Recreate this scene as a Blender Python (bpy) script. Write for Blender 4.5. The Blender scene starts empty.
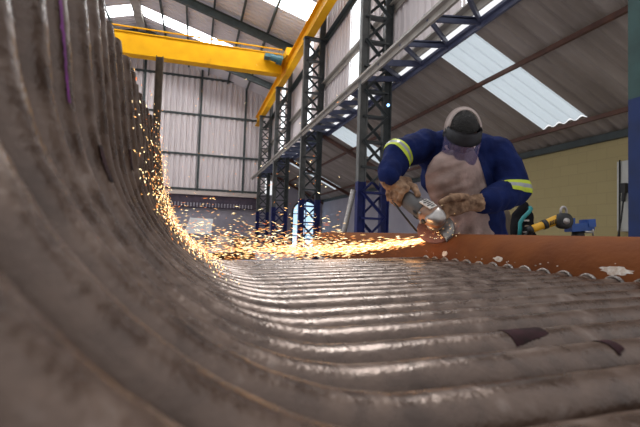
import bpy, bmesh, math, random
from mathutils import Vector, Matrix, noise
random.seed(7)
S = bpy.context.scene
COL = S.collection
PI = math.pi
H = 1.05                       # camera height above the floor
# ------------------------------------------------------------------ camera
FPX = 430.0
YAW = math.atan(124 / FPX)
PITCH = math.atan(20.5 / FPX)
ROLL = 0.033
F0 = Vector((math.sin(YAW) * math.cos(PITCH), math.cos(YAW) * math.cos(PITCH), math.sin(PITCH)))
R0 = Vector((math.cos(YAW), -math.sin(YAW), 0))
U0 = R0.cross(F0)
RC = (R0 * math.cos(ROLL) + U0 * math.sin(ROLL)).normalized()
UC = RC.cross(F0).normalized()
CAM = Vector((0, 0, H))


def U(px, py, d):
    """point seen at a pixel of the photograph at depth d (metres)"""
    return CAM + F0 * d + RC * ((px - 320) / FPX * d) + UC * ((213.5 - py) / FPX * d)


def proj(p):
    v = Vector(p) - CAM
    d = v.dot(F0)
    return (320 + v.dot(RC) / d * FPX, 213.5 - v.dot(UC) / d * FPX, d)


cd = bpy.data.cameras.new('camera')
cam = bpy.data.objects.new('camera', cd)
COL.objects.link(cam)
cam.matrix_world = Matrix((
    (RC.x, UC.x, -F0.x, CAM.x), (RC.y, UC.y, -F0.y, CAM.y),
    (RC.z, UC.z, -F0.z, CAM.z), (0, 0, 0, 1)))
cd.sensor_width = 36
cd.lens = 36 * FPX / 640
cd.clip_start = 0.005
cd.clip_end = 200
cd.dof.use_dof = True
cd.dof.focus_distance = 1.95
cd.dof.aperture_fstop = 8.0
S.camera = cam


# ------------------------------------------------------------------ materials
def nodes(name):
    m = bpy.data.materials.new(name)
    m.use_nodes = True
    nt = m.node_tree
    nt.nodes.clear()
    out = nt.nodes.new('ShaderNodeOutputMaterial')
    return m, nt, out


def ramp(nt, stops):
    r = nt.nodes.new('ShaderNodeValToRGB')
    e = r.color_ramp.elements
    while len(e) > 1:
        e.remove(e[-1])
    e[0].position = stops[0][0]
    e[0].color = (*stops[0][1], 1)
    for p, c in stops[1:]:
        k = e.new(p)
        k.color = (*c, 1)
    return r


def mat(name, c1, c2=None, scale=8, rough=0.6, metal=0.0, bump=0.0, bscale=None, stretch=None, detail=5,
        lo=0.35, hi=0.65, c3=None, spec=0.5, coat=0.0, rvar=0.0):
    m, nt, out = nodes(name)
    b = nt.nodes.new('ShaderNodeBsdfPrincipled')
    b.inputs['Roughness'].default_value = rough
    b.inputs['Metallic'].default_value = metal
    b.inputs['Specular IOR Level'].default_value = spec
    b.inputs['Coat Weight'].default_value = coat
    nt.links.new(b.outputs[0], out.inputs[0])
    tc = nt.nodes.new('ShaderNodeTexCoord')
    src = tc.outputs['Object']
    if stretch:
        mp = nt.nodes.new('ShaderNodeMapping')
        mp.inputs['Scale'].default_value = stretch
        nt.links.new(src, mp.inputs[0])
        src = mp.outputs[0]
    n = nt.nodes.new('ShaderNodeTexNoise')
    n.inputs['Scale'].default_value = scale
    n.inputs['Detail'].default_value = detail
    nt.links.new(src, n.inputs['Vector'])
    c2 = c2 or tuple(x * 0.8 for x in c1)
    stops = [(lo, c1), (hi, c2)]
    if c3:
        stops.append((min(0.98, hi + 0.13), c3))
    r = ramp(nt, stops)
    nt.links.new(n.outputs['Fac'], r.inputs[0])
    nt.links.new(r.outputs[0], b.inputs['Base Color'])
    if rvar:
        mr = nt.nodes.new('ShaderNodeMapRange')
        mr.inputs['From Min'].default_value = 0.3
        mr.inputs['From Max'].default_value = 0.7
        mr.inputs['To Min'].default_value = max(0.05, rough - rvar)
        mr.inputs['To Max'].default_value = min(1, rough + rvar)
        nt.links.new(n.outputs['Fac'], mr.inputs['Value'])
        nt.links.new(mr.outputs[0], b.inputs['Roughness'])
    if bump:
        n2 = nt.nodes.new('ShaderNodeTexNoise')
        n2.inputs['Scale'].default_value = bscale or scale * 3
        n2.inputs['Detail'].default_value = 4
        nt.links.new(src, n2.inputs['Vector'])
        bp = nt.nodes.new('ShaderNodeBump')
        bp.inputs['Strength'].default_value = bump
        bp.inputs['Distance'].default_value = 0.01
        nt.links.new(n2.outputs['Fac'], bp.inputs['Height'])
        nt.links.new(bp.outputs[0], b.inputs['Normal'])
    return m


def emit(name, col, strength):
    m, nt, out = nodes(name)
    e = nt.nodes.new('ShaderNodeEmission')
    e.inputs[0].default_value = (*col, 1)
    e.inputs[1].default_value = strength
    nt.links.new(e.outputs[0], out.inputs[0])
    return m


def two_tone(name, low, high, zsplit, rough=0.5):
    """paint that changes colour at a height on the column"""
    m, nt, out = nodes(name)
    b = nt.nodes.new('ShaderNodeBsdfPrincipled')
    b.inputs['Roughness'].default_value = rough
    nt.links.new(b.outputs[0], out.inputs[0])
    g = nt.nodes.new('ShaderNodeNewGeometry')
    sx = nt.nodes.new('ShaderNodeSeparateXYZ')
    nt.links.new(g.outputs['Position'], sx.inputs[0])
    n = nt.nodes.new('ShaderNodeTexNoise')
    n.inputs['Scale'].default_value = 6
    n.inputs['Detail'].default_value = 6
    nt.links.new(g.outputs['Position'], n.inputs['Vector'])
    a = nt.nodes.new('ShaderNodeMath')
    a.operation = 'MULTIPLY_ADD'
    a.inputs[1].default_value = 0.02
    nt.links.new(n.outputs['Fac'], a.inputs[0])
    nt.links.new(sx.outputs['Z'], a.inputs[2])
    gt = nt.nodes.new('ShaderNodeMath')
    gt.operation = 'GREATER_THAN'
    gt.inputs[1].default_value = zsplit
    nt.links.new(a.outputs[0], gt.inputs[0])
    rl = ramp(nt, [(0.35, low), (0.7, tuple(x * 0.6 for x in low))])
    rh = ramp(nt, [(0.35, high), (0.7, tuple(x * 0.65 for x in high))])
    nt.links.new(n.outputs['Fac'], rl.inputs[0])
    nt.links.new(n.outputs['Fac'], rh.inputs[0])
    mx = nt.nodes.new('ShaderNodeMix')
    mx.data_type = 'RGBA'
    nt.links.new(gt.outputs[0], mx.inputs[0])
    nt.links.new(rl.outputs[0], mx.inputs[6])
    nt.links.new(rh.outputs[0], mx.inputs[7])
    nt.links.new(mx.outputs[2], b.inputs['Base Color'])
    return m


M = {}
M['tube'] = mat('mill_scale_steel', (0.058, 0.034, 0.024), (0.126, 0.081, 0.060), scale=28, rough=0.29, metal=0.35, bump=0.12,
                bscale=150, c3=(0.22, 0.17, 0.145), lo=0.3, hi=0.62, spec=0.7, rvar=0.10, detail=10)
M['header'] = mat('rusted_pipe', (0.125, 0.038, 0.013), (0.20, 0.066, 0.021), scale=6, rough=0.78, bump=0.25, bscale=60, spec=0.12,
                  c3=(0.11, 0.045, 0.025), stretch=(1, 0.7, 1), detail=9, rvar=0.08)
M['weld'] = mat('weld_metal', (0.16, 0.14, 0.13), (0.36, 0.33, 0.31), scale=60, rough=0.38, metal=0.7, bump=0.5, bscale=160)
M['chalk'] = mat('white_chalk_mark', (0.75, 0.70, 0.64), (0.5, 0.38, 0.3), scale=70, rough=0.9, bump=0.3, bscale=160)
M['purple'] = mat('purple_marker_paint', (0.20, 0.02, 0.22), (0.12, 0.015, 0.13), scale=30, rough=0.5)
M['darkmark'] = mat('dark_primer_and_slot', (0.012, 0.005, 0.005), (0.03, 0.008, 0.012), scale=40, rough=0.8, spec=0.15)  # primer on the near tubes, and the dark of the wall slots
M['yellow'] = mat('yellow_crane_paint', (0.80, 0.40, 0.004), (0.72, 0.34, 0.003), scale=2.0, rough=0.55, detail=8, c3=(0.5, 0.24, 0.01), spec=0.15)
M['steel'] = mat('dark_green_steel', (0.05, 0.066, 0.066), (0.035, 0.045, 0.045), scale=4, rough=0.6)
M['truss'] = mat('blue_grey_truss_paint', (0.10, 0.115, 0.19), (0.07, 0.08, 0.14), scale=4, rough=0.5)
M['chord'] = mat('grey_brown_chord_paint', (0.40, 0.37, 0.33), (0.3, 0.275, 0.24), scale=3, rough=0.5)
M['column'] = two_tone('column_paint', (0.010, 0.019, 0.14), (0.062, 0.072, 0.074), 1.26 + H)
M['columnteal'] = two_tone('teal_column_paint', (0.001, 0.018, 0.10), (0.03, 0.075, 0.07), 1.26 + H, 0.7)
M['columnlit'] = two_tone('lit_column_paint', (0.010, 0.019, 0.14), (0.15, 0.155, 0.15), 1.26 + H, 0.6)  # column paint lightened above: light on the inner chord put into its colour
M['sheet'] = mat('grey_white_cladding', (0.74, 0.67, 0.67), (0.66, 0.60, 0.60), scale=0.7, rough=0.5, stretch=(1, 1, 0.3))
M['roofsheet'] = mat('roof_sheet', (0.74, 0.71, 0.74), (0.66, 0.63, 0.66), scale=0.6, rough=0.6)
M['leansheet'] = mat('weathered_roof_sheet', (0.36, 0.315, 0.275), (0.23, 0.195, 0.165), scale=1.2, rough=0.55, metal=0.0, stretch=(0.4, 2, 0.4), detail=8)
M['rustbeam'] = mat('red_oxide_purlin', (0.13, 0.055, 0.035), (0.08, 0.035, 0.026), scale=5, rough=0.6)
M['brownpost'] = mat('brown_post_steel', (0.12, 0.085, 0.055), (0.07, 0.05, 0.035), scale=5, rough=0.7)
M['concrete'] = mat('grey_concrete', (0.46, 0.43, 0.46), (0.38, 0.35, 0.38), scale=1.5, rough=0.85, detail=8)
M['basewall'] = mat('grey_plaster', (0.34, 0.32, 0.36), (0.29, 0.27, 0.31), scale=1.0, rough=0.85, detail=6)
M['ledge'] = mat('pale_concrete_ledge', (0.62, 0.53, 0.48), (0.52, 0.44, 0.40), scale=1.0, rough=0.8)
M['band'] = mat('dark_shade_band', (0.085, 0.06, 0.085), (0.055, 0.04, 0.06), scale=3, rough=0.7)  # shade below the far ledge, put into a dark colour
M['white'] = mat('white_paint', (0.72, 0.72, 0.72), (0.62, 0.62, 0.62), scale=3, rough=0.5)
M['greybox'] = mat('pale_grey_enamel', (0.55, 0.55, 0.50), (0.48, 0.48, 0.44), scale=3, rough=0.4)
M['black'] = mat('black_rubber', (0.012, 0.012, 0.013), (0.02, 0.02, 0.02), scale=10, rough=0.55)
M['bagblack'] = mat('black_canvas', (0.008, 0.008, 0.010), (0.014, 0.014, 0.016), scale=10, rough=0.95, spec=0.1)
M['teal'] = mat('teal_plastic', (0.01, 0.23, 0.24), (0.008, 0.18, 0.19), scale=10, rough=0.4)
M['toolyellow'] = mat('yellow_tool_plastic', (0.78, 0.42, 0.02), (0.66, 0.34, 0.015), scale=20, rough=0.4)
M['toolblue'] = mat('blue_vice_paint', (0.015, 0.07, 0.28), (0.01, 0.045, 0.19), scale=8, rough=0.4)
M['motor'] = mat('teal_motor_paint', (0.04, 0.15, 0.18), (0.03, 0.1, 0.13), scale=8, rough=0.5)
M['jacket'] = mat('blue_work_cotton', (0.0075, 0.017, 0.088), (0.005, 0.010, 0.055), scale=14, rough=0.9, bump=0.35, bscale=40, spec=0.15)
M['trousers'] = mat('navy_work_cotton', (0.008, 0.016, 0.085), (0.006, 0.011, 0.06), scale=14, rough=0.9, bump=0.3, bscale=60, spec=0.15)
M['lime'] = mat('lime_reflective_tape', (0.48, 0.58, 0.02), (0.40, 0.50, 0.02), scale=30, rough=0.5)
M['silver'] = mat('silver_reflective_tape', (0.30, 0.32, 0.33), (0.24, 0.25, 0.26), scale=30, rough=0.35)
M['apron'] = mat('suede_leather_apron', (0.78, 0.61, 0.555), (0.46, 0.345, 0.31), scale=9, rough=0.95, bump=0.5, bscale=40, detail=9, spec=0.15)
M['glove'] = mat('tan_leather_glove', (0.40, 0.255, 0.16), (0.13, 0.075, 0.048), scale=26, rough=0.85, bump=0.4, bscale=60, detail=8, spec=0.2)
M['skin'] = mat('skin', (0.19, 0.088, 0.055), (0.15, 0.07, 0.045), scale=20, rough=0.55)
M['hair'] = mat('black_hair', (0.006, 0.005, 0.005), (0.016, 0.014, 0.013), scale=60, rough=0.75, bump=1.0, bscale=140)
M['strap'] = mat('beige_headgear_strap', (0.85, 0.74, 0.70), (0.72, 0.62, 0.58), scale=20, rough=0.7)
M['brow'] = mat('grey_brow_guard', (0.075, 0.078, 0.09), (0.06, 0.062, 0.07), scale=10, rough=0.4)
M['grindergrey'] = mat('grey_grinder_plastic', (0.10, 0.095, 0.095), (0.07, 0.066, 0.066), scale=20, rough=0.45)
M['grinderorange'] = mat('orange_grinder_casting', (0.40, 0.20, 0.11), (0.26, 0.15, 0.10), scale=20, rough=0.45)
M['castmetal'] = mat('bare_cast_metal', (0.45, 0.42, 0.40), (0.3, 0.28, 0.27), scale=25, rough=0.35, metal=0.7)
M['disc'] = mat('grinding_disc_abrasive', (0.26, 0.12, 0.095), (0.2, 0.09, 0.075), scale=90, rough=0.85, bump=0.3, bscale=300)
M['rust'] = mat('rusty_scrap_steel', (0.23, 0.11, 0.05), (0.14, 0.075, 0.045), scale=4, rough=0.75)
M['wood'] = mat('worn_bench_timber', (0.16, 0.1, 0.06), (0.1, 0.065, 0.04), scale=4, rough=0.8, stretch=(1, 8, 1))
M['sky'] = emit('daylit_translucent_sheet', (0.97, 0.98, 1.0), 10.0)
M['skywall'] = emit('daylit_wall_sheet', (0.93, 0.97, 1.0), 1.6)
M['lamp'] = emit('blue_pilot_lamp', (0.2, 0.45, 1.0), 4.0)
M['doorlight'] = emit('daylit_glass', (0.50, 0.72, 0.95), 1.0)

# block wall: mortar joints from a brick texture
m, nt, out = nodes('painted_block_wall')
b = nt.nodes.new('ShaderNodeBsdfPrincipled')
b.inputs['Roughness'].default_value = 0.8
nt.links.new(b.outputs[0], out.inputs[0])
tc = nt.nodes.new('ShaderNodeTexCoord')
sp = nt.nodes.new('ShaderNodeSeparateXYZ')
nt.links.new(tc.outputs['Object'], sp.inputs[0])
cb = nt.nodes.new('ShaderNodeCombineXYZ')
nt.links.new(sp.outputs['Y'], cb.inputs[0])
nt.links.new(sp.outputs['Z'], cb.inputs[1])
bk = nt.nodes.new('ShaderNodeTexBrick')
bk.inputs['Scale'].default_value = 1
bk.inputs['Brick Width'].default_value = 0.46
bk.inputs['Row Height'].default_value = 0.23
bk.inputs['Mortar Size'].default_value = 0.008
bk.inputs['Color1'].default_value = (0.41, 0.335, 0.16, 1)
bk.inputs['Color2'].default_value = (0.395, 0.322, 0.152, 1)
bk.inputs['Mortar'].default_value = (0.365, 0.297, 0.143, 1)
nt.links.new(cb.outputs[0], bk.inputs['Vector'])
nt.links.new(bk.outputs['Color'], b.inputs['Base Color'])
bp = nt.nodes.new('ShaderNodeBump')
bp.inputs['Strength'].default_value = 0.3
bp.inputs['Distance'].default_value = 0.006
bp.invert = True
nt.links.new(bk.outputs['Fac'], bp.inputs['Height'])
nt.links.new(bp.outputs[0], b.inputs['Normal'])
M['block'] = m
# lean-to translucent sheet: same shape as the roof sheet, daylight glowing through
m, nt, out = nodes('translucent_rooflight')
e = nt.nodes.new('ShaderNodeEmission')
tc = nt.nodes.new('ShaderNodeTexCoord')
nn = nt.nodes.new('ShaderNodeTexNoise')
nn.inputs['Scale'].default_value = 3
nn.inputs['Detail'].default_value = 8
mp = nt.nodes.new('ShaderNodeMapping')
mp.inputs['Scale'].default_value = (0.6, 4, 0.6)
nt.links.new(tc.outputs['Object'], mp.inputs[0])
nt.links.new(mp.outputs[0], nn.inputs['Vector'])
r = ramp(nt, [(0.3, (0.42, 0.50, 0.55)), (0.65, (0.80, 0.90, 0.95))])
nt.links.new(nn.outputs['Fac'], r.inputs[0])
nt.links.new(r.outputs[0], e.inputs[0])
e.inputs[1].default_value = 0.05
tl = nt.nodes.new('ShaderNodeBsdfPrincipled')
tl.inputs['Base Color'].default_value = (0.8, 0.85, 0.88, 1)
tl.inputs['Roughness'].default_value = 0.5
tr = nt.nodes.new('ShaderNodeBsdfTranslucent')
tr.inputs[0].default_value = (0.40, 0.46, 0.50, 1)
ad = nt.nodes.new('ShaderNodeAddShader')
ms = nt.nodes.new('ShaderNodeMixShader')
ms.inputs[0].default_value = 0.6
nt.links.new(tl.outputs[0], ms.inputs[1])
nt.links.new(tr.outputs[0], ms.inputs[2])
nt.links.new(ms.outputs[0], ad.inputs[0])
nt.links.new(e.outputs[0], ad.inputs[1])
nt.links.new(ad.outputs[0], out.inputs[0])
M['rooflight'] = m
# clear visor
m, nt, out = nodes('clear_visor')
g = nt.nodes.new('ShaderNodeBsdfGlossy')
g.inputs['Roughness'].default_value = 0.08
t = nt.nodes.new('ShaderNodeBsdfTransparent')
t.inputs[0].default_value = (0.72, 0.66, 0.80, 1)
ms = nt.nodes.new('ShaderNodeMixShader')
fr = nt.nodes.new('ShaderNodeFresnel')
fr.inputs[0].default_value = 1.5
mth = nt.nodes.new('ShaderNodeMath')
mth.operation = 'ADD'
mth.inputs[1].default_value = 0.06
nt.links.new(fr.outputs[0], mth.inputs[0])
nt.links.new(mth.outputs[0], ms.inputs[0])
nt.links.new(t.outputs[0], ms.inputs[1])
nt.links.new(g.outputs[0], ms.inputs[2])
df = nt.nodes.new('ShaderNodeBsdfDiffuse')
df.inputs[0].default_value = (0.36, 0.33, 0.62, 1)
ms2 = nt.nodes.new('ShaderNodeMixShader')
ms2.inputs[0].default_value = 0.22
nt.links.new(ms.outputs[0], ms2.inputs[1])
nt.links.new(df.outputs[0], ms2.inputs[2])
nt.links.new(ms2.outputs[0], out.inputs[0])
M['visor'] = m
# sparks: hot grains, from orange to yellow white
m, nt, out = nodes('hot_spark')
e = nt.nodes.new('ShaderNodeEmission')
g = nt.nodes.new('ShaderNodeNewGeometry')
r = ramp(nt, [(0.0, (1.0, 0.22, 0.05)), (0.35, (1.0, 0.42, 0.12)), (0.7, (1.0, 0.66, 0.26)), (1.0, (1.0, 0.86, 0.55))])
nt.links.new(g.outputs['Random Per Island'], r.inputs[0])
nt.links.new(r.outputs[0], e.inputs[0])
mr = nt.nodes.new('ShaderNodeMapRange')
mr.inputs['To Min'].default_value = 1.0
mr.inputs['To Max'].default_value = 3.6
nt.links.new(g.outputs['Random Per Island'], mr.inputs['Value'])
nt.links.new(mr.outputs[0], e.inputs[1])
nt.links.new(e.outputs[0], out.inputs[0])
M['spark'] = m


# ------------------------------------------------------------------ mesh helpers
def obj(name, bm, material, parent=None, smooth=False, label=None):
    me = bpy.data.meshes.new(name)
    bm.normal_update()
    bm.to_mesh(me)
    bm.free()
    if isinstance(material, (list, tuple)):
        for q in material:
            me.materials.append(M[q])
    else:
        me.materials.append(M[material])
    if smooth:
        for p in me.polygons:
            p.use_smooth = True
    o = bpy.data.objects.new(name, me)
    COL.objects.link(o)
    if parent:
        o.parent = parent
        o.matrix_parent_inverse = Matrix.Translation(-Vector(parent.location))
    if label:
        o['label'] = label
    return o


def tag(o, label, cat, group=None, kind=None):
    o['label'] = label
    o['category'] = cat
    if group:
        o['group'] = group
    if kind:
        o['kind'] = kind
    return o


def struct(o):
    o['kind'] = 'structure'
    return o


def thing(name, label, cat, loc=(0, 0, 0), group=None):
    o = bpy.data.objects.new(name, None)
    COL.objects.link(o)
    o.location = loc
    o.empty_display_size = 0.1
    return tag(o, label, cat, group)


def B():
    return bmesh.new()


def box(bm, x0, x1, y0, y1, z0, z1):
    vs = [bm.verts.new(p) for p in ((x0, y0, z0), (x1, y0, z0), (x1, y1, z0), (x0, y1, z0),
                                    (x0, y0, z1), (x1, y0, z1), (x1, y1, z1), (x0, y1, z1))]
    for f in ((0, 3, 2, 1), (4, 5, 6, 7), (0, 1, 5, 4), (1, 2, 6, 5), (2, 3, 7, 6), (3, 0, 4, 7)):
        bm.faces.new([vs[i] for i in f])
    return bm


def frame(d, up=Vector((0, 0, 1))):
    d = Vector(d).normalized()
    if abs(d.dot(up)) > 0.98:
        up = Vector((0, 1, 0))
    s = d.cross(up).normalized()
    return s, s.cross(d).normalized()


def bar(bm, a, b, w, h, up=Vector((0, 0, 1))):
    """rectangular bar from a to b"""
    a, b = Vector(a), Vector(b)
    s, t = frame(b - a, up)
    vs = []
    for p in (a, b):
        for i, j in ((-1, -1), (1, -1), (1, 1), (-1, 1)):
            vs.append(bm.verts.new(p + s * (i * w / 2) + t * (j * h / 2)))
    for f in ((0, 1, 2, 3), (7, 6, 5, 4), (0, 4, 5, 1), (1, 5, 6, 2), (2, 6, 7, 3), (3, 7, 4, 0)):
        bm.faces.new([vs[i] for i in f])
    return bm


def angle_bar(bm, a, b, w, th, up=Vector((0, 0, 1))):
    """L section bar"""
    a, b = Vector(a), Vector(b)
    s, t = frame(b - a, up)
    bar(bm, a, b, w, th, up)
    bar(bm, a + s * (w / 2 - th / 2) - t * (w / 2), b + s * (w / 2 - th / 2) - t * (w / 2), th, w, up)
    return bm


def ibeam(bm, a, b, w, h, th, up=Vector((0, 0, 1))):
    a, b = Vector(a), Vector(b)
    s, t = frame(b - a, up)
    bar(bm, a, b, th, h - 2 * th, up)
    for k in (-1, 1):
        o = t * (k * (h / 2 - th / 2))
        bar(bm, a + o, b + o, w, th, up)
    return bm


def sweep(bm, pts, rad, seg=12, cap=True, closed=False, up=None, sx=1.0, sy=1.0):
    pts = [Vector(p) for p in pts]
    n = len(pts)
    rings = []
    pu = up
    for i, p in enumerate(pts):
        if closed:
            d = pts[(i + 1) % n] - pts[i - 1]
        else:
            d = pts[min(i + 1, n - 1)] - pts[max(i - 1, 0)]
        d.normalize()
        if pu is None:
            pu = Vector((0, 0, 1)) if abs(d.z) < 0.9 else Vector((0, 1, 0))
        s = d.cross(pu)
        if s.length < 1e-4:
            s = d.cross(Vector((1, 0, 0)))
        s.normalize()
        t = s.cross(d).normalized()
        pu = t
        rr = rad[i] if isinstance(rad, (list, tuple)) else rad
        rings.append([bm.verts.new(p + s * (math.cos(2 * PI * k / seg) * rr * sx) + t * (math.sin(2 * PI * k / seg) * rr * sy)) for k in range(seg)])
    for i in range(n if closed else n - 1):
        r0, r1 = rings[i], rings[(i + 1) % n]
        for k in range(seg):
            bm.faces.new((r0[k], r0[(k + 1) % seg], r1[(k + 1) % seg], r1[k]))
    if cap and not closed:
        bm.faces.new(list(reversed(rings[0])))
        bm.faces.new(rings[-1])
    return bm


def ell(bm, c, r, rot=None, seg=16, rings=10):
    m4 = Matrix.Translation(Vector(c)) @ (rot.to_4x4() if rot else Matrix.Identity(4)) @ Matrix.Diagonal((*r, 1)) if not isinstance(r, (int, float)) else Matrix.Translation(Vector(c)) @ Matrix.Scale(r, 4)
    bmesh.ops.create_uvsphere(bm, u_segments=seg, v_segments=rings, radius=1, matrix=m4)
    return bm


def capsule(bm, a, b, ra, rb, seg=14):
    a, b = Vector(a), Vector(b)
    ell(bm, a, ra, seg=seg)
    ell(bm, b, rb, seg=seg)
    n = 6
    sweep(bm, [a.lerp(b, i / n) for i in range(n + 1)], [ra + (rb - ra) * i / n for i in range(n + 1)], seg)
    return bm


def chain(bm, pts):
    """pts: list of (point, radius)"""
    for (a, ra), (b, rb) in zip(pts[:-1], pts[1:]):
        capsule(bm, a, b, ra, rb)
    return bm


def fuse(name, bm, voxel, material, parent=None, smooth=4, wrinkle=0.0, wscale=12.0, label=None, stretch=(1, 1, 1)):
    """voxel union of overlapping forms into one continuous skin"""
    me = bpy.data.meshes.new(name)
    bm.to_mesh(me)
    bm.free()
    o = bpy.data.objects.new(name, me)
    COL.objects.link(o)
    md = o.modifiers.new('r', 'REMESH')
    md.mode = 'VOXEL'
    md.voxel_size = voxel
    if smooth:
        sm = o.modifiers.new('s', 'SMOOTH')
        sm.iterations = smooth
        sm.factor = 0.5
    dg = bpy.context.evaluated_depsgraph_get()
    new = bpy.data.meshes.new_from_object(o.evaluated_get(dg))
    bpy.data.objects.remove(o)
    bpy.data.meshes.remove(me)
    new.name = name
    if wrinkle:
        nrm = [v.normal.copy() for v in new.vertices]
        for v in new.vertices:
            q = Vector((v.co.x * stretch[0], v.co.y * stretch[1], v.co.z * stretch[2])) * wscale
            h = noise.noise(q) + 0.5 * noise.noise(q * 2.1)
            h2 = 1 - abs(noise.noise(q * 0.8 + Vector((3, 1, 7)))) * 2
            v.co += nrm[v.index] * (h * wrinkle + h2 * wrinkle * 0.6)
    new.materials.clear()
    new.materials.append(M[material])
    for p in new.polygons:
        p.use_smooth = True
    r = bpy.data.objects.new(name, new)
    COL.objects.link(r)
    if parent:
        r.parent = parent
        r.matrix_parent_inverse = Matrix.Translation(-Vector(parent.location))
    if label:
        r['label'] = label
    return r


def corrugated(bm, origin, across, down, wid, length, pitch, depth, normal, trap=True, th=0.0):
    """profiled sheet: `across` carries the ribs, `down` is the run of the ribs"""
    o, a, d, n = Vector(origin), Vector(across), Vector(down), Vector(normal)
    us = []
    k = 0
    while k * pitch < wid:
        u = k * pitch
        if trap:
            us += [(u, 0), (u + pitch * 0.30, 0), (u + pitch * 0.42, 1), (u + pitch * 0.88, 1)]
        else:
            us += [(u + pitch * j / 6, 0.5 - 0.5 * math.cos(2 * PI * j / 6)) for j in range(6)]
        k += 1
    us.append((k * pitch, 0))
    r0 = [bm.verts.new(o + a * u + n * (h * depth)) for u, h in us]
    r1 = [bm.verts.new(o + a * u + n * (h * depth) + d * length) for u, h in us]
    for i in range(len(us) - 1):
        bm.faces.new((r0[i], r0[i + 1], r1[i + 1], r1[i]))
    return bm


# ================================================================== SETTING
YE = 30.0          # far gable wall
XW = 4.45          # long wall of the high bay
XB = 7.9           # block wall of the low side bay
EAVE = 9.5 + H
SL = 0.30
RIDGE = -3.5


def roofz(x):
    return EAVE + SL * (XW - x) if x >= RIDGE else EAVE + SL * (XW - RIDGE) - SL * (RIDGE - x)


fl = struct(obj('floor', box(B(), -13, 9, -5, 31, -0.1, 0), 'concrete'))
# far gable wall: profiled sheeting over a masonry base
BASE = 2.62 + H
bm = B()
corrugated(bm, (-12, YE, BASE), (1, 0, 0), (0, 0, 1), 16.4, 10.6, 0.36, -0.11, (0, 1, 0))
wf = struct(obj('wall_far', bm, 'sheet'))
for z in (2.72, 5.05, 7.75, 10.3):
    obj('girt', bar(B(), (-12, YE - 0.1, z + H), (4.4, YE - 0.1, z + H), 0.14, 0.13), 'steel', wf)
for x in (-7.2, -3.6, 0.0, 3.0):
    obj('wind_post', bar(B(), (x, YE - 0.12, BASE), (x, YE - 0.12, min(roofz(x), 13)), 0.14, 0.12), 'steel', wf)
wb = struct(obj('wall_far_base', box(B(), -12, XB, YE, YE + 0.25, 0, BASE), 'basewall'))
struct(obj('trim_1', box(B(), -12, 4.2, YE - 0.35, YE - 0.001, BASE - 0.28, BASE - 0.02), 'ledge'))
bm = B()
box(bm, -12, 4.2, YE - 0.2, YE - 0.001, BASE - 1.12, BASE - 0.29)
tb = struct(obj('trim_2', bm, 'band'))  # dark strip standing in for the shadowed opening below the ledge
for i in range(58):
    x = -7.8 + i * 0.2
    bm = B()
    box(bm, x, x + 0.09, YE - 0.26, YE - 0.2, BASE - 1.06, BASE - 0.8)
    obj('bracket', bm, 'basewall', tb)
# end of the low bay
struct(obj('wall_annex_far', box(B(), 4.6, XB, 27.0, 27.2, 0, BASE + 2.0), 'basewall'))
bm = B()
ap_ = [(5.95, 0.0), (7.62, 0.0), (7.62, 2.4)] + [(6.785 + 0.835 * math.cos(PI * i / 12), 2.4 + 0.75 * math.sin(PI * i / 12)) for i in range(1, 12)] + [(5.95, 2.4)]
f_ = bm.faces.new([bm.verts.new((x, 26.97, z)) for x, z in ap_])
w = struct(obj('window_1', bm, 'doorlight'))
bm = B()
sweep(bm, [(x, 26.95, z) for x, z in ap_], 0.05, 6, closed=True, up=Vector((0, 1, 0)))
obj('window_frame', bm, 'steel', w)
for z in (0.9, 1.6, 2.3):
    obj('glazing_bar', box(B(), 5.95, 7.62, 26.92, 26.96, z - 0.025, z + 0.025), 'truss', w)
obj('glazing_bar', box(B(), 6.76, 6.81, 26.92, 26.96, 0, 3.1), 'truss', w)

# long wall (X = XW) above the low roof
WB = 3.9 + H
strips = [(5.7, 6.5), (11.75, 12.5), (17.4, 18.3), (23.2, 24.1)]
edges = [2.0]
for a, b_ in strips:
    edges += [a, b_]
edges.append(YE)
bm = B()
for i in range(0, len(edges), 2):
    corrugated(bm, (XW, edges[i], WB), (0, 1, 0), (0, 0, 1), edges[i + 1] - edges[i] - 0.2, EAVE - WB, 0.3, 0.04, (1, 0, 0))
wr = struct(obj('wall_right', bm, 'sheet'))
for z in (4.0, 5.6, 7.3, 9.0):
    obj('girt', angle_bar(B(), (XW - 0.1, 2, z + H), (XW - 0.1, YE, z + H), 0.16, 0.03), 'chord' if z < 6 else 'steel', wr)
for i, (a, b_) in enumerate(strips):
    bm = B()
    corrugated(bm, (XW + 0.02, a - 0.1, WB), (0, 1, 0), (0, 0, 1), b_ - a + 0.2, EAVE - WB, 0.15, 0.03, (1, 0, 0))
    struct(obj('window_%d' % (i + 2), bm, 'skywall'))

# main roof, two slopes, with daylight strips running down the slope
rs = [(11.0, 17.0), (18.1, 24.5), (25.1, YE)]
bm = B()
ln = math.sqrt(1 + SL * SL)
for a, b_ in rs:
    corrugated(bm, (XW, a, EAVE), (0, 1, 0), (-1 / ln, 0, SL / ln), b_ - a - 0.25, (XW - RIDGE) * ln, 0.3, 0.05, (0, 0, 1))
    corrugated(bm, (RIDGE, a, roofz(RIDGE)), (0, 1, 0), (-1 / ln, 0, -SL / ln), b_ - a - 0.25, 8.4 * ln, 0.3, 0.05, (0, 0, 1))
cl = struct(obj('ceiling', bm, 'roofsheet'))
for x in (3.0, 1.7, 0.4, -0.9, -2.2, -5.0, -6.4, -7.8, -9.2):
    z = roofz(x) - 0.1
    obj('purlin', bar(B(), (x, 11, z), (x, YE, z), 0.09, 0.17), 'steel', cl)
obj('ridge_beam', ibeam(B(), (RIDGE, 11, roofz(RIDGE) - 0.22), (RIDGE, YE, roofz(RIDGE) - 0.22), 0.42, 0.35, 0.06), 'chord', cl)
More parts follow.
